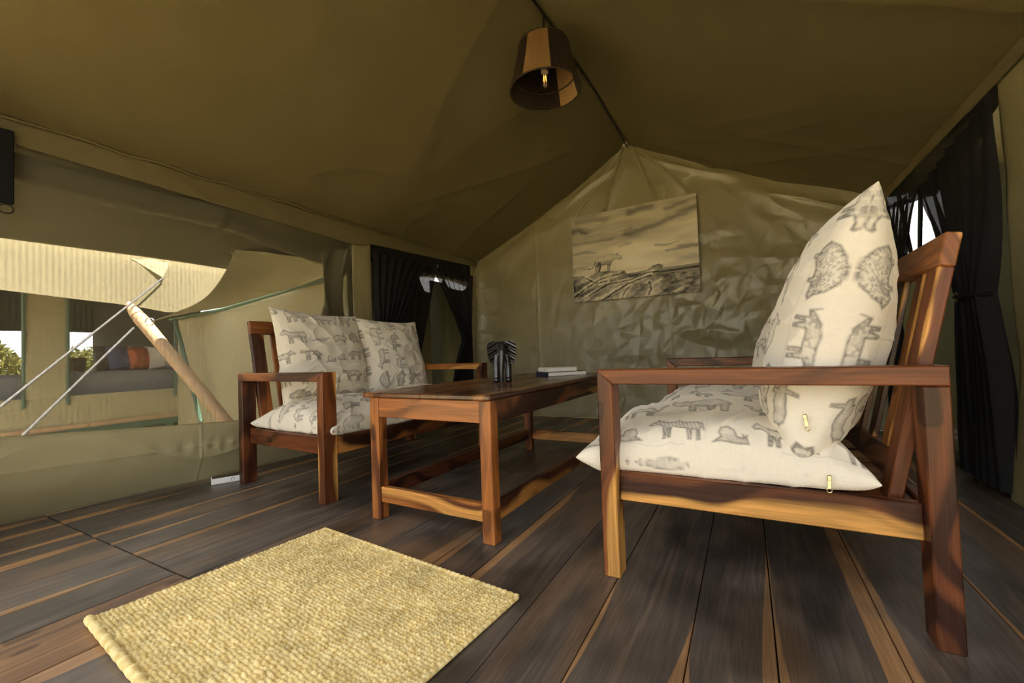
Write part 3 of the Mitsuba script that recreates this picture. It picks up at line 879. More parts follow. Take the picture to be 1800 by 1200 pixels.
cushion('seat_cushion', 'cream animal print seat cushion at the near end of the left sofa', 'printed seat cushions on the sofas', seat_frame(FR_L, 0.395, 0.355, 0.35, 0.02), 0.74, 0.145, 190, 21, turn=0.2, clamp=on_seat(FR_L))
cushion('seat_cushion', 'cream seat cushion at the far end of the left sofa, behind the coffee table', 'printed seat cushions on the sofas', seat_frame(FR_L, 1.07, 0.36, 0.355, -0.03), 0.62, 0.135, 150, 22, turn=1.5, clamp=on_seat(FR_L), sh=0.70)
cushion('seat_cushion', 'bright cream seat cushion with a camel print at the near end of the right sofa', 'printed seat cushions on the sofas', seat_frame(FR_R, 0.415, 0.30, 0.352, 0.0), 0.78, 0.165, 330, 23, turn=math.pi / 2, clamp=on_seat(FR_R), k=1.15,
        zip_at=((0.170, 1.335, 0.352), (-0.05, -0.1, -1), (0, -1, 0)))
cushion('seat_cushion', 'cream animal print seat cushion at the far end of the right sofa', 'printed seat cushions on the sofas', seat_frame(FR_R, 1.07, 0.33, 0.365, 0.05), 0.62, 0.155, 150, 24, turn=0.0, clamp=on_seat(FR_R), sh=0.70)
cushion('back_cushion', 'cream back cushion with giraffe and camel print at the near end of the left sofa', 'printed back cushions on the sofas', back_frame(BK_L, 0.47, -0.15, 0.425, 0.02, 0.10, 0.0), 0.68, 0.115, 210, 31, slump=0.35, clamp=before_back(BK_L), sh=0.62)
cushion('back_cushion', 'cream back cushion with sideways animal print at the far end of the left sofa', 'printed back cushions on the sofas', back_frame(BK_L, 1.05, -0.17, 0.405, 0.04, -0.05, -0.03), 0.58, 0.115, 180, 32, turn=math.pi / 2, slump=0.35, clamp=before_back(BK_L), sh=0.60)
cushion('back_cushion', 'large cream cushion standing tall at the near end of the right sofa', 'printed back cushions on the sofas', back_frame(BK_R, 0.405, -0.185, 0.435, 0.05, 0.05, 0.06), 0.74, 0.15, 340, 35, turn=-math.pi / 2, slump=0.3, k=1.25, clamp=before_back(BK_R), sh=0.74,
        zip_at=((0.130, 1.365, 0.50), (0.1, -0.1, -1), (-0.4, -1, 0)))
cushion('back_cushion', 'cream back cushion of the right sofa mostly hidden behind the tall cushion', 'printed back cushions on the sofas', back_frame(BK_R, 1.06, -0.20, 0.40, 0.05, -0.05, 0.02), 0.60, 0.14, 150, 34, turn=0.3, slump=0.4, clamp=before_back(BK_R), sh=0.62)

# ------------------------------------------------------------------ coffee table
TW, TL, TH, TA, TT = 0.6341, 1.473, 0.5499, 0.0515, 0.0215
_c, _s = math.cos(-0.0192), math.sin(-0.0192)
FR_T = Frame((-0.8349, 1.3355, 0), (-_c, -_s, 0), (-_s, _c, 0), (0, 0, 1))  # x = to the left, y = away, z = up
t = thing('coffee_table', 'long wooden coffee table with stretchers between the two sofas', 'table')
M = 'm_table_wood'
for x0 in (0.0, TW - TA):
    for y0 in (0.0, TL - TA):
        wood(t + '__leg', bevel_box((x0, y0, 0), (x0 + TA, y0 + TA, TH - TT - 0.0005), 0.003), FR_T, M, 2)
AZ = TH - TT - 0.085
for y0 in (0.004, TL - 0.030):
    wood(t + '__apron', bevel_box((TA, y0, AZ), (TW - TA, y0 + 0.026, TH - TT - 0.001), 0.002), FR_T, M, 0)
    wood(t + '__stretcher', bevel_box((TA, y0 + 0.004, 0.076), (TW - TA, y0 + 0.034, 0.141), 0.002), FR_T, M, 0)
for x0 in (0.004, TW - 0.030):
    wood(t + '__apron', bevel_box((x0, TA, AZ), (x0 + 0.026, TL - TA, TH - TT - 0.001), 0.002), FR_T, 'm_dark_wood', 1)
    wood(t + '__stretcher', bevel_box((x0 + 0.004, TA, 0.076), (x0 + 0.034, TL - TA, 0.141), 0.002), FR_T, 'm_dark_wood', 1)
for x0, x1 in ((-0.002, 0.335), (0.336, TW + 0.037)):
    wood(t + '__top_board', bevel_box((x0, -0.008, TH - TT), (x1, TL + 0.012, TH), 0.005), FR_T, 'm_top_wood', 1)

# ------------------------------------------------------------------ carved elephant
def blob(chains, fine=0.004, smooth=12):
    parts = []
    for (p, ra), (q, rb) in chains:
        a = m3.Manifold.sphere(ra, 20).translate(p)
        b = m3.Manifold.sphere(rb, 20).translate(q)
        parts.append(m3.Manifold.batch_hull([a, b]))
    m = m3.Manifold.batch_boolean(parts, m3.OpType.Add).refine_to_length(fine)
    r = m.to_mesh()
    tm = trimesh.Trimesh(r.vert_properties[:, :3], r.tri_verts, process=True)
    trimesh.smoothing.filter_taubin(tm, iterations=smooth)
    return tm


def chain(*pr_):
    return list(zip(pr_[:-1], pr_[1:]))


_fa = np.array([1.13, -1.96])
_fa /= np.linalg.norm(_fa)
# local: x to the viewer's right, y away from the viewer, z up
FR_E = Frame((-1.145, 1.965, TH), (-_fa[1], _fa[0], 0), (-_fa[0], -_fa[1], 0), (0, 0, 1))
body = []
body += chain(((0.004, -0.012, 0.196), 0.021), ((0.008, 0.01, 0.188), 0.030))
body += chain(((0.006, -0.022, 0.196), 0.0165), ((0.004, -0.040, 0.165), 0.0165), ((0.001, -0.046, 0.12), 0.0145), ((-0.001, -0.047, 0.07), 0.012), ((-0.003, -0.047, 0.03), 0.0105), ((-0.002, -0.045, 0.0105), 0.010))
body += chain(((0.006, 0.015, 0.18), 0.034), ((0.004, 0.045, 0.14), 0.050), ((0.004, 0.10, 0.135), 0.050), ((0.004, 0.135, 0.125), 0.040))
for sx, xx in ((-1, -0.030), (1, 0.033)):
    body += chain(((xx * 0.8, 0.02, 0.14), 0.026), ((xx, 0.0, 0.075), 0.0185), ((xx, -0.006, 0.02), 0.017), ((xx, -0.010, 0.0125), 0.0185))
    body += chain(((xx * 0.9, 0.125, 0.11), 0.028), ((xx, 0.13, 0.06), 0.019), ((xx, 0.13, 0.018), 0.0185))
    body += chain(((xx * 0.45, -0.03, 0.135), 0.006), ((xx * 0.62, -0.055, 0.105), 0.0035))
body += chain(((0.004, 0.172, 0.14), 0.006), ((0.004, 0.185, 0.08), 0.004))
eb = blob(body, 0.0035, 10)
ev = np.array(eb.vertices)
tr = (ev[:, 1] < -0.033) & (np.abs(ev[:, 0]) < 0.02)
ev[tr, 1] += 0.0016 * np.sin(ev[tr, 2] * 2 * np.pi / 0.0075)
ev[:, 2] = np.maximum(ev[:, 2], 0.0004)
t = thing('elephant_figurine', 'glossy black carved elephant figurine with flared ears standing on the coffee table', 'figurine')
put(t + '__body', (FR_E(ev), np.array(eb.faces)), 'm_black', True)
for sx, poly in ((-1, [(-0.008, 0.214), (-0.040, 0.2155), (-0.064, 0.209), (-0.074, 0.196), (-0.072, 0.160), (-0.066, 0.128), (-0.056, 0.104), (-0.038, 0.112), (-0.018, 0.145), (-0.006, 0.175)]),
                 (1, [(0.022, 0.214), (0.050, 0.217), (0.070, 0.206), (0.078, 0.190), (0.074, 0.150), (0.068, 0.118), (0.060, 0.100), (0.040, 0.104), (0.030, 0.125), (0.022, 0.170)])):
    from shapely.geometry import Polygon
    P = Polygon(poly).buffer(0.003)
    m = trimesh.creation.extrude_polygon(P, 0.008, engine='earcut')
    m = m.subdivide_to_size(0.005)
    v = np.array(m.vertices)
    q = np.stack([v[:, 0], v[:, 2], v[:, 1]], 1)
    face = v[:, 2] < 0.004
    groove = 0.0035 * np.clip(np.sin((v[:, 1] + 0.55 * np.abs(v[:, 0])) * 2 * np.pi / 0.034), -0.6, 1)
    out = np.clip((np.abs(v[:, 0]) - 0.015) / 0.06, 0, 1)
    q[:, 1] = v[:, 2] + 0.004 + np.where(face, groove, 0) - 0.020 * out ** 1.3
    put(t + '__ear', (FR_E(q), np.array(m.faces)[:, ::-1]), 'm_black', 25)

# ------------------------------------------------------------------ books on the table
def book(label, corner, e1, w, l, z, h, cover, spine_mark=False):
    """corner: spine end nearest the viewer; e1 = direction along the page front; w along e1, l along the other side."""
    e1 = np.array([*e1, 0.0])
    e1 /= np.linalg.norm(e1)
    e2 = np.array([-e1[1], e1[0], 0])
    bf = Frame((*corner, z), e1, e2, (0, 0, 1))
    t = thing('book', label, 'book', 'books on the coffee table')
    cth = 0.0022
    put(t + '__pages', hullmesh(bf(bevel_box((0.003, 0.003, cth), (w - 0.004, l - 0.004, h - cth), 0.0006))), 'm_page')
    put(t + '__cover', concat(*(hullmesh(bf(bevel_box(a, b, 0.0006))) for a, b in (((0, 0, 0), (w, l, cth)), ((0, 0, h - cth), (w, l, h)), ((0, 0, 0), (0.003, l, h))))), cover)
    if spine_mark:
        put(t + '__spine_mark', hullmesh(bf([(-0.0004, 0.035, 0.008), (-0.0004, 0.047, 0.017), (-0.0004, 0.042, 0.019), (0.001, 0.04, 0.012), (-0.0004, 0.030, 0.006)])), 'm_ink')
    return t


book('thick dark blue book lying under the smaller book on the coffee table', (-1.075, 2.405), (0.19, 0.225), 0.275, 0.18, TH, 0.026, 'm_blue_cover')
book('cream paperback lying on top of the dark blue book', (-1.105, 2.455), (0.19, 0.205), 0.215, 0.145, TH + 0.0262, 0.025, 'm_cream_cover', True)

# ------------------------------------------------------------------ framed print of a lioness
PX0, PX1, PZ0, PZ1, PY = -1.570, -0.342, 1.213, 2.12, 4.285
LION = [(0.423, 0.451), (0.415, 0.469), (0.4, 0.489), (0.391, 0.508), (0.384, 0.508), (0.375, 0.497), (0.345, 0.51), (0.316, 0.508), (0.273, 0.497), (0.231, 0.488), (0.206, 0.472), (0.196, 0.446), (0.199, 0.403), (0.195, 0.354), (0.196, 0.325), (0.21, 0.315), (0.216, 0.324), (0.211, 0.341), (0.222, 0.377), (0.234, 0.41), (0.227, 0.369), (0.221, 0.333), (0.224, 0.323), (0.238, 0.321), (0.237, 0.336), (0.25, 0.392), (0.269, 0.394), (0.297, 0.4), (0.297, 0.369), (0.299, 0.329), (0.314, 0.319), (0.321, 0.325), (0.32, 0.357), (0.328, 0.391), (0.341, 0.422), (0.357, 0.444), (0.375, 0.447), (0.395, 0.435), (0.407, 0.432), (0.42, 0.441)]
TAIL = [(0.197, 0.443), (0.186, 0.398), (0.17, 0.376), (0.15, 0.369), (0.136, 0.374)]
ROCK = [(-0.01, 0.309), (0.092, 0.297), (0.119, 0.275), (0.169, 0.3), (0.213, 0.326), (0.308, 0.322), (0.334, 0.314), (0.411, 0.317), (0.445, 0.3), (0.472, 0.227), (0.505, 0.198), (0.586, 0.26), (0.636, 0.294), (0.67, 0.323), (0.713, 0.332), (0.742, 0.309), (0.724, 0.273), (0.705, 0.254), (0.726, 0.204), (0.735, 0.149), (0.728, 0.039), (0.72, -0.02), (-0.01, -0.02)]
ROCK2 = [(0.728, 0.039), (0.752, 0.061), (0.823, 0.12), (0.886, 0.135), (0.948, 0.142), (0.959, 0.096), (0.944, 0.06), (0.862, 0.004)]
CRACKS = [[(0.005, 0.064), (0.108, 0.148), (0.231, 0.234), (0.326, 0.265), (0.388, 0.267)], [(0.058, 0.006), (0.171, 0.096), (0.302, 0.172), (0.486, 0.201)], [(0.253, 0.005), (0.36, 0.086), (0.474, 0.162), (0.642, 0.219)], [(0.417, 0.008), (0.43, 0.068), (0.473, 0.129)], [(0.63, 0.155), (0.645, 0.072), (0.624, 0.016)], [(0.12, 0.27), (0.2, 0.20), (0.29, 0.21)], [(0.49, 0.20), (0.60, 0.25), (0.70, 0.25)]]
CLOUDS = [([(0.478, 0.717), (0.607, 0.732), (0.732, 0.759), (0.845, 0.808), (0.994, 0.869)], .03, .5), ([(0.783, 0.462), (0.866, 0.475), (0.993, 0.471)], .012, .6), ([(0.694, 0.529), (0.787, 0.533), (0.855, 0.545)], .008, .45), ([(-0.004, 0.824), (0.059, 0.831), (0.13, 0.798)], .022, .55), ([(0.507, 0.93), (0.578, 0.958), (0.665, 0.953)], .028, .5),
          ([(0.007, 0.675), (0.195, 0.674), (0.344, 0.674)], .02, .3), ([(0.412, 0.581), (0.453, 0.588), (0.493, 0.592)], .014, .35), ([(0.78, 0.90), (0.896, 0.937), (1.0, 0.952)], .018, .4), ([(0.007, 0.383), (0.063, 0.401), (0.108, 0.399)], .02, .3), ([(0.0, 0.55), (0.12, 0.56), (0.2, 0.55)], .012, .3), ([(0.05, 0.93), (0.2, 0.94), (0.3, 0.91)], .03, .3), ([(0.85, 0.36), (0.95, 0.37), (1.0, 0.36)], .03, .2)]


def lioness_tone(s, t):
    n = lambda a, b, sd: nfbm(np.stack([s * a, t * b, s * 0 + sd], -1), 4, sd)
    sky = 0.62 + 0.20 * np.exp(-(((t - 0.42) / 0.16) ** 2 + ((s - 0.5) / 0.35) ** 2)) - 0.12 * np.clip(t - 0.5, 0, 1) - 0.10 * (1 - s) * (t > 0.3) + 0.22 * (n(2.2, 9, 3) - 0.5) + 0.12 * (n(6, 26, 4) - 0.5)
    for pts, w, k in CLOUDS:
        d = line_dist(s + 0.03 * (n(14, 14, 21) - 0.5), t + 0.05 * (n(9, 20, 22) - 0.5), np.array(pts)) * (0.35 + 1.1 * n(12, 26, 7))
        sky -= 0.40 * k * np.exp(-(d / w) ** 2)
    out = sky
    hz = np.interp(s, [0, 0.469, 0.587, 0.73, 0.866, 1.0], [0.265, 0.269, 0.277, 0.289, 0.287, 0.294])
    land = 0.40 + 0.10 * (n(20, 60, 9) - 0.5)
    band = (t > np.interp(s, [0, .72, 1], [.2, .235, .245])) & (t < np.interp(s, [0, .72, 1], [.25, .256, .272]))
    land = np.where(band, 0.17 + 0.1 * (n(30, 60, 10) - 0.5), land)
    land = np.where(t < 0.225, 0.33 + 0.55 * (n(26, 34, 11) - 0.5) + 0.12 * (nnoise(np.stack([s * 180, t * 60, s * 0], -1), 3) - 0.5), land)
    out = np.where(t < hz, land, out)
    for poly, sd in ((ROCK2, 5), (ROCK, 13)):
        d = poly_sdf(s + 0.008 * (n(16, 16, 3) - 0.5), t + 0.010 * (n(14, 14, 4) - 0.5), np.array(poly))
        rk = 0.40 + 0.75 * (nfbm(np.stack([(s * 0.8 + t * 0.6) * 6, (t * 0.8 - s * 0.45) * 26, s * 0 + sd], -1), 5, sd) - 0.48) + 0.35 * (n(40, 40, 15) - 0.5) - 0.10 * np.exp(d / 0.02)
        for pts in CRACKS:
            dd = line_dist(s + 0.02 * (n(20, 20, 6) - 0.5), t + 0.02 * (n(20, 20, 8) - 0.5), np.array(pts))
            rk -= 0.30 * n(24, 24, 31) * 1.6 * np.exp(-(dd / 0.006) ** 2) - 0.16 * np.exp(-((dd - 0.016) / 0.010) ** 2)
        rk -= 0.22 * np.exp(-((s / 0.09) ** 2 + ((t - 0.17) / 0.09) ** 2))
        out = np.where(d < 0, np.clip(rk, 0.07, 0.66), out)
    d = poly_sdf(s, t, np.array(LION))
    ls = 0.50 - 0.20 * np.clip((0.43 - t) / 0.05, -0.6, 1) * (t > 0.385) + 0.16 * (n(60, 60, 18) - 0.5) - 0.22 * np.exp(d / 0.006)
    ls = np.where((s > 0.217) & (s < 0.245) & (t < 0.44), ls - 0.20, ls)
    out = np.where(d < 0, np.clip(ls, 0.14, 0.62), out)
    td = line_dist(s, t, np.array(TAIL))
    out = np.where(td < 0.0042, 0.28, out)
    out = np.where(np.hypot((s - 0.139) / 0.008, (t - 0.371) / 0.006) < 1, 0.10, out)
    out = np.where(np.hypot((s - 0.386) / 0.004, (t - 0.497) / 0.008) < 1, 0.22, out)
    return np.clip(out, 0.05, 0.9)


pic = thing('photo_print', 'sepia canvas print of a lioness standing on rocks, hanging on the back wall', 'picture')
P, F, ST = grid(lambda u, v: np.stack([PX0 + (PX1 - PX0) * u, PY - 0.0205 + 0 * u, PZ0 + (PZ1 - PZ0) * v + 0.012 * (u - 0.3) * (v - 0.2)], 1), 460, 340)
tn = lioness_tone(ST[:, 0], ST[:, 1])[:, None]
SEP = np.array([0.95, 0.85, 0.62])
lin = np.clip(tn * 1.45, 0, 1.08) ** 1.5
col = lin * (SEP * np.clip(tn * 1.5, 0, 1) + np.array([0.75, 0.66, 0.52]) * np.clip(1 - tn * 1.5, 0, 1)) + 0.006
put(pic + '__printed_face', (P, F), 'm_photo', False, color=col)
put(pic + '__stretcher', hullmesh(bevel_box((PX0, PY - 0.02, PZ0), (PX1, PY, PZ1 - 0.004), 0.002)), 'm_picture_edge', label='dark side edges of the print')
kx, kz = -0.979, 2.775
put(pic + '__hanging_cord', concat(tube([[kx, YB - 0.09, kz - 0.01], [-1.27, PY - 0.01, 2.42], [PX0 + 0.03, PY - 0.012, PZ1 - 0.012]], 0.0026, 6), tube([[kx + 0.012, YB - 0.09, kz - 0.012], [-1.235, PY - 0.005, 2.44], [PX0 + 0.045, PY + 0.008, PZ1 - 0.02]], 0.0018, 6),
                           tube([[PX0 - 0.004, PY - 0.012, PZ1 - 0.02], [PX0 - 0.010, PY - 0.014, 1.75], [PX0 - 0.006, PY - 0.016, 1.355]], 0.0026, 6), tube([[PX0 - 0.006, PY - 0.016, 1.36], [PX0 - 0.006, PY - 0.016, 1.335]], [0.004, 0.009], 10)), 'm_string', True)
kn = 'wall_back__knob'
put(kn, tube([[kx, YB - 0.035, kz], [kx, YB - 0.045, kz], [kx, YB - 0.085, kz], [kx, YB - 0.10, kz], [kx, YB - 0.104, kz]], [0.02, 0.034, 0.036, 0.028, 0.012], 24), 'm_knob', 40, label='pale round knob under the ridge')
put(kn + '__screw', tube([[kx + 0.006, YB - 0.10, kz], [kx + 0.006, YB - 0.109, kz]], 0.010, 14), 'm_brass', 40)

# ------------------------------------------------------------------ pendant lamp and its cable
LX, LY, ZB, ZT, RB, RT = -0.95, 2.235, 2.209, 2.470, 0.204, 0.1445
lamp = thing('pendant_lamp', 'pendant lamp with tan and black thread wound shade and clear bulb', 'lamp')
_rw, _fw = np.array([_r[0], _r[1]]), np.array([_f[0], _f[1]]) / np.hypot(_f[0], _f[1])


def shade_panel(a0, a1, key, mat):
    n = max(8, int((a1 - a0) / 0.9) * 4)
    a = np.radians(np.linspace(a0, a1, n))
    k = np.arange(n)
    rip = np.where(k % 4 == 0, -0.0016, np.where(k % 2 == 1, 0.0, 0.0008))
    zs = np.linspace(ZB, ZT, 9)
    out, V, UV = [], [], []
    for th, sg in ((0.0, 1), (-0.004, -1)):
        for z in zs:
            R = RB + (RT - RB) * (z - ZB) / (ZT - ZB) + th + sg * rip + 0.003 * np.sin(np.pi * (z - ZB) / (ZT - ZB)) * -1
            d = np.cos(a)[:, None] * _rw + np.sin(a)[:, None] * _fw
            V.append(np.column_stack([LX + R * d[:, 0], LY + R * d[:, 1], np.full(n, z)]))
            UV.append(np.column_stack([np.linspace(a0, a1, n) / 60.0, np.full(n, z)]))
    V, UV = np.vstack(V), np.vstack(UV)
    F = []
    m = len(zs)
    for s_ in range(2):
        i, j = np.meshgrid(np.arange(m - 1), np.arange(n - 1), indexing='ij')
        q = (s_ * m * n + i * n + j).ravel()
        f = np.vstack([np.stack([q, q + 1, q + n + 1], 1), np.stack([q, q + n + 1, q + n], 1)])
        F.append(f if s_ == 0 else f[:, ::-1])
    put(key, (V, np.vstack(F)), mat, False, uv=UV)


shade_panel(-132, -86, lamp + '__shade_panel', 'm_shade_tan')
shade_panel(-86, 14, lamp + '__shade_panel', 'm_shade_dark')
shade_panel(14, 57, lamp + '__shade_panel', 'm_shade_tan')
shade_panel(57, 228, lamp + '__shade_panel', 'm_shade_dark')
tag(lamp + '__shade_panel', 'tan thread panel'); tag(lamp + '__shade_panel_001', 'black thread panel')
tag(lamp + '__shade_panel_002', 'tan thread panel'); tag(lamp + '__shade_panel_003', 'black thread panel')
a = np.linspace(0, 2 * np.pi, 65)
for z, R in ((ZB, RB), (ZB + 0.09, RB - 0.026), (ZT, RT)):
    put(lamp + '__ring', tube(np.stack([LX + (R - 0.002) * np.cos(a), LY + (R - 0.002) * np.sin(a), z + 0 * a], 1), 0.0042, 8, False), 'm_shade_dark', True, uv=np.zeros((65 * 8, 2)))
for k in range(3):
    an = 0.5 + k * 2 * np.pi / 3
    put(lamp + '__spoke', tube([[LX, LY, ZT - 0.004], [LX + RT * np.cos(an), LY + RT * np.sin(an), ZT]], 0.003, 6), 'm_cable', True)
put(lamp + '__cord', tube([[LX + 0.006, LY, ridge_z(LY) - 0.03], [LX + 0.003, LY, 2.56], [LX, LY, ZT], [LX, LY, 2.375]], 0.0055, 8), 'm_cable', True)
put(lamp + '__socket', tube([[LX, LY, 2.380], [LX, LY, 2.374], [LX, LY, 2.345], [LX, LY, 2.335], [LX, LY, 2.315]], [0.010, 0.018, 0.019, 0.022, 0.022], 20), 'm_socket', 40)
zz = np.array([2.316, 2.300, 2.285, 2.268, 2.250, 2.236, 2.228, 2.225])
rr = np.array([0.011, 0.013, 0.018, 0.0225, 0.0235, 0.018, 0.010, 0.001])
bulb = put(lamp + '__bulb', tube(np.stack([LX + 0 * zz, LY + 0 * zz, zz], 1), rr, 24), 'm_bulb_glass', True)
put(bulb + '__filament', concat(*(tube([[LX + 0.005 * q, LY + 0.004 * w_, 2.300], [LX + 0.007 * q, LY + 0.007 * w_, 2.262]], 0.0016, 6) for q, w_ in ((-1, 1), (1, 1), (1, -1), (-1, -1)))), 'm_brass', True)
scene[bulb + '__filament']['emitter'] = {'type': 'area', 'radiance': {'type': 'rgb', 'value': [0.16, 0.07, 0.012]}}
yc = np.linspace(YF, YB - 0.06, 90)
put('ridge_cable', tube(np.stack([-0.925 - 0.035 * np.clip((yc - 3.3) / 1.0, 0, 1), yc, ridge_z(yc) - 0.045 - 0.010 * np.sin(yc * 4.1) ** 2], 1), 0.008, 8), 'm_cable', True, label='black cable running along the ridge from the lamp to the back wall', cat='cable')
for k, yy in enumerate((2.42, 4.20)):
    a = np.linspace(0, 2 * np.pi, 17)
    put('cable_ring', tube(np.stack([-0.93 + 0.011 * np.cos(a) - 0.02 * (yy > 3), np.full(17, yy), ridge_z(yy) - 0.05 + 0.014 * np.sin(a)], 1), 0.0025, 6, False), 'm_brass', True, label=('small brass ring on the ridge cable beside the lamp shade', 'small brass ring on the ridge cable next to the pale knob')[k], cat='ring', group='rings on the ridge cable')

# ------------------------------------------------------------------ jute rug
RC = np.array([-1.585, 0.83])
_ra = math.radians(-5.5)
RX, RY = np.array([math.cos(_ra), math.sin(_ra)]), np.array([-math.sin(_ra), math.cos(_ra)])
RO = np.array([-1.551, 1.168]) - 0.70 * RY
RWID, RLEN = 0.955, 0.70


def rug_pt(u, v):
    X, Y = RWID * u, RLEN * v
    ed = 0.007 * nfbm(np.stack([Y * 5, u * 0, u * 0], -1), 2, 3)
    ex = 0.010 * nfbm(np.stack([X * 4, u * 0, u * 0 + 4], -1), 3, 4) * (v < 0.2)
    x = RO[0] + RX[0] * X + RY[0] * Y
    y = RO[1] + RX[1] * X + RY[1] * Y
    wob = 0.0015 * np.sin(Y * 40 + 4 * nfbm(np.stack([X * 10, Y * 10, u * 0], -1), 2, 5))
    pitch = 0.0105
    col = np.floor((X + wob) / pitch)
    cx = ((X + wob) / pitch - col) - 0.5
    off = nnoise(np.stack([col * 3.7, col * 0, col * 0], -1), 6)
    yy = Y / 0.0110 + off * 0.35 + 0.25 * nnoise(np.stack([X * 30, Y * 30, X * 0], -1), 7)
    cy = yy - np.floor(yy) - 0.5
    cell = nnoise(np.stack([col * 1.7, np.floor(yy) * 2.3, col * 0], -1), 8)
    h = 0.0090 * np.sqrt(np.clip(1 - (2 * cx) ** 2 * 0.9, 0, 1)) * np.sqrt(np.clip(1 - (2 * cy) ** 2 * 0.8, 0, 1)) * (0.5 + 0.8 * cell)
    lift = 0.010 * np.clip(1 - v / 0.10, 0, 1) * (0.5 + 0.5 * np.sin(X * 16)) + 0.004 * nfbm(np.stack([X * 5, Y * 5, X * 0], -1), 2, 9)
    return np.stack([x + RX[0] * 0, y + 0 * ex, 0.003 + h + lift], 1)


rug = thing('jute_rug', 'yellow woven jute rug on the floor in front of the coffee table', 'rug')
sheet(rug + '__weave', rug_pt, 460, 310, 'm_jute')


def rug_edge(u0, v0, u1, v1, r, key, wav):
    n = 260
    s = np.linspace(0, 1, n)
    P = rug_pt(u0 + (u1 - u0) * s, v0 + (v1 - v0) * s)
    rad = r * (0.85 + 0.25 * np.abs(np.sin(s * wav)))
    P[:, 2] = rad * 0.9 + 0.002
    return put(key, tube(P, rad, 10), 'm_jute', True)


rug_edge(0, 1, 1, 1, 0.0065, rug + '__binding', 150)
rug_edge(1, 0, 1, 1, 0.0055, rug + '__binding', 110)
rug_edge(0, 0, 0, 1, 0.0050, rug + '__binding', 110)
rug_edge(0, 0, 1, 0, 0.0120, rug + '__hem', 60)

# ------------------------------------------------------------------ small things indoors
bx = Frame((-2.735, 1.322, 0), (0.42, 0.907, 0), (-0.907, 0.42, 0), (0, 0, 1))
t = thing('flat_box', 'flat white box with a dark top on the floor behind the left sofa leg', 'box')
put(t + '__case', hullmesh(bx(bevel_box((0, 0, 0.0005), (0.19, 0.075, 0.034), 0.003))), 'm_white')
put(t + '__top', hullmesh(bx(bevel_box((0.006, 0.006, 0.034), (0.184, 0.069, 0.037), 0.001))), 'm_dark_top', label='dark top')
a = np.linspace(0, 2 * np.pi, 21)
put(t + '__button', tube(bx(np.stack([0.105 + 0.009 * np.cos(a), -0.0004 + 0 * a, 0.018 + 0.009 * np.sin(a)], 1)), 0.0012, 6, False), 'm_rope', True)

t = thing('canvas_strap', 'black strap with a small buckle hanging from the left eave', 'strap')
put(t + '__strap', hullmesh(bevel_box((-2.812, 0.50, 1.43), (-2.796, 0.583, 1.76), 0.004)), 'm_black_cloth')
a = np.linspace(0, 2 * np.pi, 21)
put(t + '__buckle', tube(np.stack([-2.804 + 0 * a, 0.56 + 0.022 * np.cos(a), 1.408 + 0.020 * np.sin(a)], 1), 0.003, 6, False), 'm_cable', True)

t = thing('floor_hook', 'small metal hook on the sill of the right doorway', 'hook')
a = np.linspace(0, 2 * np.pi, 15)
put(t + '__pin', tube([[0.975, 2.93, 0.0], [0.97, 2.93, 0.045]], 0.002, 6), 'm_steel', True)
put(t + '__eye', tube(np.stack([0.97 + 0 * a, 2.93 + 0.008 * np.cos(a), 0.052 + 0.008 * np.sin(a)], 1), 0.002, 6, False), 'm_steel', True)

# ------------------------------------------------------------------ outside on the left
put('ground', hullmesh(bevel_box((-60, -60, -0.9), (60, 60, -0.50), 0.05)), 'm_ground', kind='structure', label='dry grass ground around the tents')


def own_fly(u, v):
    y = -0.6 + 3.25 * u
    x = XL - 0.02 - (0.73 + 0.01 * np.sin(y * 3)) * v
    z = 1.83 + 0.505 * (x + 2.86) + 0.012 * nfbm(np.stack([y * 2, x * 4, y * 0], -1), 2, 3)
    return np.stack([x, y, z], 1)


tag('fly_eave', 'dark canvas eave of the tent roof seen through the screened window', kind='structure')
sheet('fly_eave__canvas', own_fly, 60, 12, 'm_shaded_canvas', thick=0.004)
ye = np.linspace(-0.6, 2.65, 70)
put('fly_eave__hem', tube(np.stack([XL - 0.75 - 0.01 * np.sin(ye * 3), ye, 1.83 + 0.505 * (-0.75 - 0.01 * np.sin(ye * 3)) + 0.004], 1), 0.008, 6), 'm_fly_sunlit', True)  # pale hem: the sunlit rim is put into its colour


# rolled up window flaps hanging outside the screen
def roll(y0, y1, z0, z1, r, key):
    y = np.linspace(y0, y1, 40)
    s = np.linspace(0, 1, 40)
    rad = r * (0.8 + 0.3 * nnoise(np.stack([y * 4, y * 0, y * 0], -1), 3))
    put(key, tube(np.stack([XL - 0.10 + 0.01 * np.sin(y * 5), y, z0 + (z1 - z0) * s - 0.03 * np.sin(np.pi * s)], 1), rad, 14), 'm_shaded_canvas', True, label=('rolled up canvas flap above the left part of the screened window', 'rolled up canvas flap sagging toward the canvas post')[y0 > 1], cat='canvas flap', group='rolled flaps above the screen')


roll(-0.4, 1.52, 1.70, 1.66, 0.075, 'rolled_flap')
roll(1.44, 2.30, 1.665, 1.53, 0.055, 'rolled_flap')


def bunch(u, v):
    y = 2.22 + 0.26 * u - 0.03 * v
    z = 1.62 - 0.80 * v - 0.05 * (1 - u)
    x = XL - 0.09 + 0.035 * np.sin(u * 9 + 2 * np.sin(v * 5)) + 0.05 * np.sin(v * 3 + u * 2)
    return np.stack([x, y, z], 1)


sheet('hanging_flap', bunch, 40, 60, 'm_shaded_canvas', thick=0.006, label='folded canvas flap hanging beside the canvas post outside the screen', cat='canvas flap')

# wing canvas and partition wall between the two tents
G0, RG = np.array([-3.39, 1.83, 1.56]), np.array([-4.60, 1.758, 1.093])


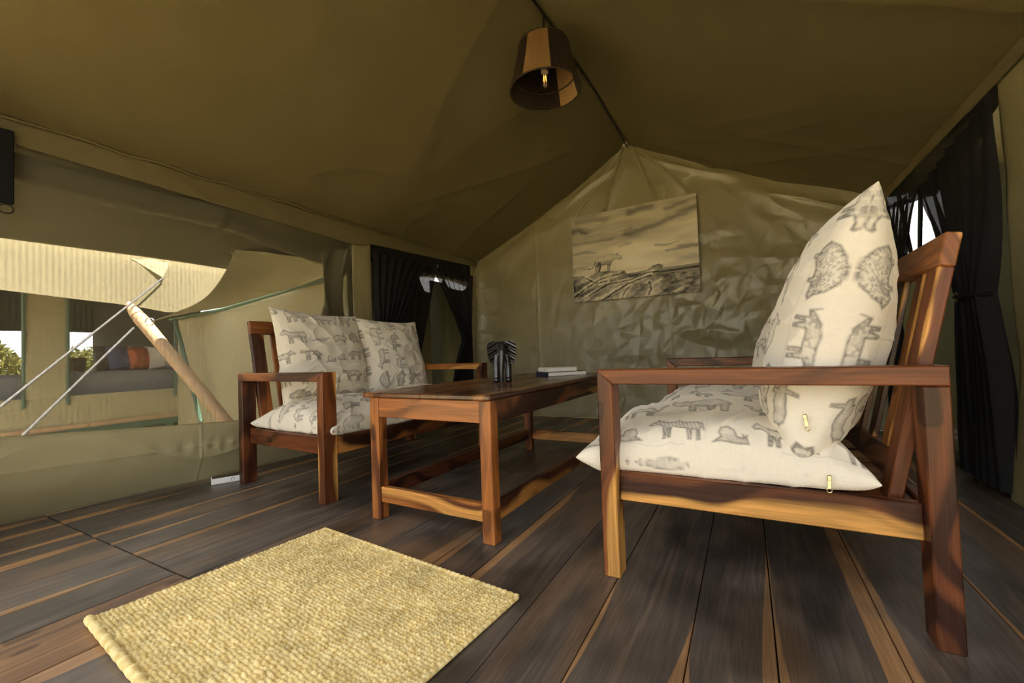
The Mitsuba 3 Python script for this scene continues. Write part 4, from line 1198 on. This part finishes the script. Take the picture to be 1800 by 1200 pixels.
def wing(u, v):
    A = np.stack([np.interp(u, [0, .5, 1], [-3.39, -3.20, -2.93]), np.interp(u, [0, .5, 1], [1.83, 2.15, 2.46]), np.interp(u, [0, .5, 1], [1.56, 1.55, 1.50])], 1)
    B = np.stack([np.interp(u, [0, .45, .8, 1], [-4.60, -4.50, -3.30, -2.93]), np.interp(u, [0, .45, .8, 1], [1.758, 2.30, 2.44, 2.46]), np.interp(u, [0, .45, .8, 1], [1.093, 1.25, 1.385, 1.40])], 1)
    P = A + (B - A) * v[:, None]
    bow = np.sin(np.pi * v) * (1 - u) ** 2
    P = P + bow[:, None] * np.array([0.12, 0.05, -0.09])
    P[:, 2] += 0.02 * nfbm(np.stack([u * 4, v * 4, u * 0], -1), 2, 8)
    return P


w_ = thing('wing_canvas', 'taut canvas wing with a grommet and a ring beyond the screened window', 'canvas sheet')
sheet(w_ + '__sheet', wing, 50, 40, 'm_outer_canvas', thick=0.004)
a = np.linspace(0, 2 * np.pi, 25)
put(w_ + '__grommet', tube(G0 + np.stack([0.022 * np.cos(a) * 0.4, 0.022 * np.cos(a), -0.015 + 0.02 * np.sin(a)], 1), 0.004, 6, False), 'm_steel', True)
put(w_ + '__ring', tube(RG + np.stack([-0.02 + 0.03 * np.cos(a), 0.02 * np.cos(a), 0.032 * np.sin(a)], 1), 0.006, 6, False), 'm_steel', True)


def partition(u, v):
    x = -2.95 - 2.92 * u
    top = np.interp(x, [-5.93, -4.8, -3.3, -2.9], [1.25, 1.28, 1.42, 1.45])
    z = -0.5 + (top + 0.5) * v
    w = 0.03 * nfbm(np.stack([x * 1.5, z * 1.2, x * 0], -1), 3, 12) + 0.012 * crumple(x * 0.6, z * 0.6, 14) + 0.008 * np.exp(-((z - 0.62) / 0.006) ** 2) * (x > -4.6)
    return np.stack([x, 2.52 - w, z], 1)


sheet('wall_partition', partition, 160, 80, 'm_outer_canvas', kind='structure', label='canvas partition wall beyond the screened window')


def pipe(key, pts, r, label):
    return put(key, tube(pts, r, 10), 'm_green_paint', True, label=label, cat='pipe', group='green frame pipes')


pipe('frame_pipe', [[-5.9, 2.44, 1.235], [-4.81, 2.44, 1.262], [-3.26, 2.44, 1.39], [-2.96, 2.46, 1.42]], 0.018, 'green steel pipe along the lower edge of the canvas wing')
pipe('frame_pipe', [[-5.45, 2.30, 1.20], [-5.02, 2.34, 0.10]], 0.020, 'slanting green steel pipe behind the wooden pole')
pipe('frame_pipe', [[-3.02, 2.36, 1.33], [-3.05, 2.36, 0.05]], 0.018, 'upright green steel pipe beside the hanging flap')

tag('wall_corridor', 'dim canvas passage beyond the left doorway', kind='structure')
sheet('wall_corridor__panel', lambda u, v: np.stack([-4.45 + 0.03 * nfbm(np.stack([u * 9, v * 4, u * 0], -1), 3, 5), 2.62 + 6.2 * u, 0.02 + np.interp(2.62 + 6.2 * u, [0, 5.1, 5.25, 5.6, 5.75, 5.95, 6.35, 6.5, 9], [2.0, 2.0, 1.72, 1.70, 2.0, 1.80, 1.85, 2.0, 2.0]) * v], 1), 90, 30, 'm_shaded_canvas', thick=0.006)
sheet('wall_corridor__roof', lambda u, v: np.stack([XL - 0.02 - 1.75 * v, 2.60 + 6.2 * u, 1.81 + 0.22 * v - 0.03 * np.sin(u * 20) * v], 1), 60, 10, 'm_shaded_canvas', thick=0.006)
sheet('wall_corridor__inner_panel', lambda u, v: np.stack([-3.75 + 0.05 * np.sin(u * 15) + 0.25 * u, 4.55 + 1.5 * u, 0.02 + (1.72 - 0.2 * u) * v], 1), 40, 20, 'm_grey_canvas', thick=0.006)

sheet('wall_corridor__end', lambda u, v: np.stack([XL - 1.7 * u, 8.75 + 0 * u, 2.1 * v], 1), 6, 6, 'm_shaded_canvas', thick=0.006)  # unseen end wall, added to keep daylight off the inner panel
sheet('wall_corridor__side', lambda u, v: np.stack([XL - 0.01 + 0 * u, 4.36 + 4.4 * u, 1.83 * v], 1), 6, 6, 'm_shaded_canvas', thick=0.006)  # unseen side wall, added to close the passage against light

# wooden pole with guy ropes
pol = thing('guy_pole', 'leaning pale wooden pole with a notch outside the screened window', 'pole')
p0, p1 = np.array([-5.07, 1.745, 1.32]), np.array([-4.0, 2.046, 0.218])
d_ = (p1 - p0) / np.linalg.norm(p1 - p0)
ends = [p0 - 0.0 * d_, p0 + 0.05 * d_, p0 + 0.14 * d_, p0 + 0.21 * d_, p0 + 0.215 * d_, p0 + 0.235 * d_, p0 + 0.24 * d_, p0 + 0.30 * d_, p1, p1 + d_ * 1.02]
put(pol + '__shaft', tube(ends, [0.008, 0.028, 0.045, 0.054, 0.046, 0.046, 0.056, 0.056, 0.047, 0.046], 16), 'm_pole', 40)
q0 = p0 + 0.33 * d_
a = np.linspace(0, 2 * np.pi, 25)
put(pol + '__ring', tube(q0 + np.stack([0.0 + 0.055 * np.cos(a), 0.03 * np.cos(a), 0.05 * np.sin(a)], 1), 0.007, 6, False), 'm_steel', True)
R1a, R1b = np.array([-5.17, 2.084, 1.595]), np.array([-4.2, 0.813, 0.472])
put('guy_rope', tube([R1a + 0.0, 0.5 * (R1a + R1b), R1b, R1b + (R1b - R1a) * 0.9], 0.009, 8), 'm_rope', True, label='guy rope from the bright fly corner past the pole tip, the upper of two', cat='rope', group='guy ropes')
R2a, R2b = np.array([-4.62, 1.645, 1.035]), np.array([-4.2, 0.91, 0.273])
put('guy_rope', tube([R2a, 0.5 * (R2a + R2b), R2b, R2b + (R2b - R2a) * 0.9], 0.009, 8), 'm_rope', True, label='guy rope running down from the metal ring on the pole, the lower of two', cat='rope', group='guy ropes')

# neighbouring tent
nb = thing('neighbour_tent', 'canvas tent opposite with glowing awning, two openings and a daybed inside', 'tent')
NX = -6.0


def awn(u, v):
    y = -0.9 + 4.4 * u
    x = np.interp(v, [0, 0.55, 1], [-5.0, -5.32, -6.35])
    z = np.interp(y, [-0.9, 0.97, 1.64, 2.07, 2.5], [1.36, 1.32, 1.27, 1.21, 1.36]) * np.interp(v, [0, 0.55, 1], [1, 0, 0]) + np.interp(v, [0, 0.55, 1], [0, 1.74, 2.2])
    z = z + 0.02 * nfbm(np.stack([y * 1.6, v * 2, y * 0], -1), 2, 5)
    return np.stack([x, y, z], 1)


sheet(nb + '__awning', awn, 70, 24, 'm_fly', label='sunlit translucent awning')
def patch(u, v):
    a, b, c = np.array([-5.17, 2.084, 1.595]), np.array([-5.36, 1.882, 1.793]), np.array([-5.36, 2.219, 1.807])
    P = a + u[:, None] * ((b - a) * (1 - v)[:, None] + (c - a) * v[:, None])
    P[:, 2] -= 0.015 * np.sin(v * 9) * u
    return P


sheet(nb + '__awning_patch', patch, 20, 24, 'm_fly_sunlit', label='pale patch painted as the overexposed fly corner')


def nwall(key, y0, y1, z0, z1, mat='m_outer_canvas', seed=1):
    def fn(u, v):
        y, z = y0 + (y1 - y0) * u, z0 + (z1 - z0) * v
        w = 0.04 * nfbm(np.stack([y * 1.5, z * 1.5, y * 0], -1), 3, seed) + 0.02 * ridged(y * 0.8 + z, z * 1.6 - y * 0.5, 1.0, seed + 2) ** 4
        return np.stack([NX + w, y, z], 1)
    sheet(key, fn, max(8, int((y1 - y0) * 30)), max(8, int((z1 - z0) * 30)), mat, thick=0.006)


nwall(nb + '__wall_panel', -1.0, 2.62, 0.14, 0.43, seed=51)
nwall(nb + '__wall_panel', 1.30, 1.60, 0.42, 2.1, seed=52)
nwall(nb + '__wall_panel', -1.0, -0.2, 0.42, 2.1, seed=54)
put(nb + '__deck', hullmesh(bevel_box((-9.2, -1.2, 0.09), (-5.95, 2.75, 0.14), 0.004)), 'm_pole')
put(nb + '__base_beam', hullmesh(bevel_box((-5.97, -1.2, 0.03), (-5.92, 2.75, 0.09), 0.004)), 'm_green_paint', label='green steel beam under the deck')
for yy in (2.44, 2.70, 0.9):
    put(nb + '__base_post', hullmesh(bevel_box((-5.98, yy - 0.03, -0.52), (-5.92, yy + 0.03, 0.03), 0.004)), 'm_green_paint')


def back_hole(y0, y1, z0, z1):
    return hullmesh(bevel_box((-9.16, y0, z0), (-9.1, y1, z1), 0.004))


put(nb + '__rear_wall', concat(back_hole(-1.2, 4.2, 0.14, 0.60), back_hole(-1.2, 4.2, 1.27, 2.3), back_hole(1.98, 2.34, 0.60, 1.27), back_hole(3.06, 4.2, 0.60, 1.27)), 'm_tent_dark')
put(nb + '__roof', concat(hullmesh(bevel_box((-9.2, -1.2, 2.12), (-6.25, 4.2, 2.2), 0.01)), hullmesh(bevel_box((-9.2, 2.75, 0.14), (-6.0, 2.81, 2.12), 0.004))), 'm_tent_dark')
put(nb + '__deck_shade', hullmesh(bevel_box((-6.06, -1.2, -0.5), (-6.02, 2.75, 0.088), 0.004)), 'm_tent_dark')  # dark sheet added to stand for the shade under the deck
for yy in (1.30, 1.60, 2.52):
    put(nb + '__screen_post', tube([[NX + 0.03, yy, 0.34], [NX + 0.03, yy, 1.9]], 0.014, 8), 'm_green_paint', True)

db = thing('daybed', 'dark grey daybed inside the opposite tent seen through its openings', 'bed')
put(db + '__mattress', hullmesh(bevel_box((-7.05, -0.6, 0.36), (-6.12, 2.70, 0.66), 0.03)), 'm_mattress')
put(db + '__base', hullmesh(bevel_box((-7.05, -0.6, 0.14), (-6.15, 2.70, 0.355), 0.005)), 'm_cloth_brown')


def far_pillow(y, x, s, mat, label, seed, lean=0.35, yaw=0.0):
    V, F, _, _ = pillow(s, 0.08, 40, seed)
    c, sn = math.cos(yaw), math.sin(yaw)
    fr = Frame((x, y, 0.665 + s * 0.46), (-sn * 1.0, c, 0), (-math.sin(lean), 0, math.cos(lean)), (math.cos(lean), 0, math.sin(lean)))
    put('daybed_cushion', (fr(V), F), mat, True, label=label, cat='cushion', group='cushions on the daybed')


far_pillow(2.13, -6.55, 0.31, 'm_cloth_brown', 'dark patterned cushion on the daybed, leftmost of its row', 61)
far_pillow(2.19, -6.42, 0.29, 'm_cloth_blue', 'dark blue cushion on the daybed between the dark one and the white one', 62)
far_pillow(2.37, -6.72, 0.33, 'm_cloth_white', 'pale cushion behind the red one on the daybed', 63)
far_pillow(2.33, -6.36, 0.29, 'm_cloth_red', 'red and orange cushion on the daybed', 64, yaw=0.4)
far_pillow(2.50, -6.66, 0.31, 'm_cloth_brown', 'dark cushion on the daybed right of the red one', 65)
far_pillow(2.53, -6.34, 0.30, 'm_cloth_white', 'pale cushion at the right end of the daybed behind the pole', 66)
t = thing('basket', 'small brown woven basket standing on the daybed', 'basket')
bkt = np.array([-6.55, 1.82, 0.0])
put(t + '__body', tube(bkt + np.array([[0, 0, z] for z in (0.664, 0.666, 0.74, 0.81, 0.82, 0.81, 0.70)]), [0.06, 0.072, 0.080, 0.080, 0.077, 0.072, 0.066], 28), 'm_basket', 40)
a = np.linspace(0, 2 * np.pi, 41)
put(t + '__rim', tube(bkt + np.stack([0.08 * np.cos(a), 0.08 * np.sin(a), 0.815 + 0 * a], 1), 0.006, 6, False), 'm_basket', True)


# bushes
def bush(key, x, y, r, h, label, seed, n=2600):
    g = np.random.default_rng(seed)
    th = thing(key, label, 'bush', 'bushes behind the opposite tent')
    d = g.normal(size=(n, 3))
    d /= np.linalg.norm(d, axis=1, keepdims=True)
    rad = (0.55 + 0.5 * nfbm(d * 1.8 + seed, 3, seed)) * g.uniform(0.55, 1.05, n) ** 0.5
    c = d * rad[:, None] * np.array([r, r, h / 2]) + np.array([x, y, -0.5 + h / 2])
    c[:, 2] = np.maximum(c[:, 2], -0.48)
    a, b = g.normal(size=(n, 3)), g.normal(size=(n, 3))
    a /= np.linalg.norm(a, axis=1, keepdims=True)
    b /= np.linalg.norm(b, axis=1, keepdims=True)
    s = g.uniform(0.05, 0.11, n)[:, None]
    V = np.stack([c - a * s, c + b * s * 0.45, c + a * s, c - b * s * 0.45], 1).reshape(-1, 3)
    i = np.arange(n)[:, None] * 4
    F = np.vstack([i + [[0, 1, 2]], i + [[0, 2, 3]]])
    put(th + '__foliage', (V, F), 'm_leaf', False, kind='stuff')
    st = []
    for k in range(5):
        e = g.normal(size=3) * [r * 0.4, r * 0.4, 0.1]
        st.append(tube([[x, y, -0.52], [x + e[0] * 0.5, y + e[1] * 0.5, -0.5 + h * 0.3], [x + e[0], y + e[1], -0.5 + h * 0.62]], [0.05, 0.035, 0.012], 6))
    put(th + '__stem', concat(*st), 'm_bark', True)


bush('bush', -13.0, 4.5, 1.15, 1.85, 'yellow green bush behind the opposite tent, nearest in its right opening', 1)
bush('bush', -17.0, 4.7, 1.3, 1.9, 'rounded bush further away, seen in the middle of the right opening', 2)
bush('bush', -13.0, 2.0, 1.15, 2.1, 'olive bush behind the opposite tent, seen through its left opening', 3)
bush('bush', -17.0, 1.8, 1.4, 2.4, 'distant bush filling the left opening of the opposite tent', 4)
bush('bush', -21.0, 6.8, 1.6, 2.3, 'distant bush at the right of the opening behind the cushions', 5)
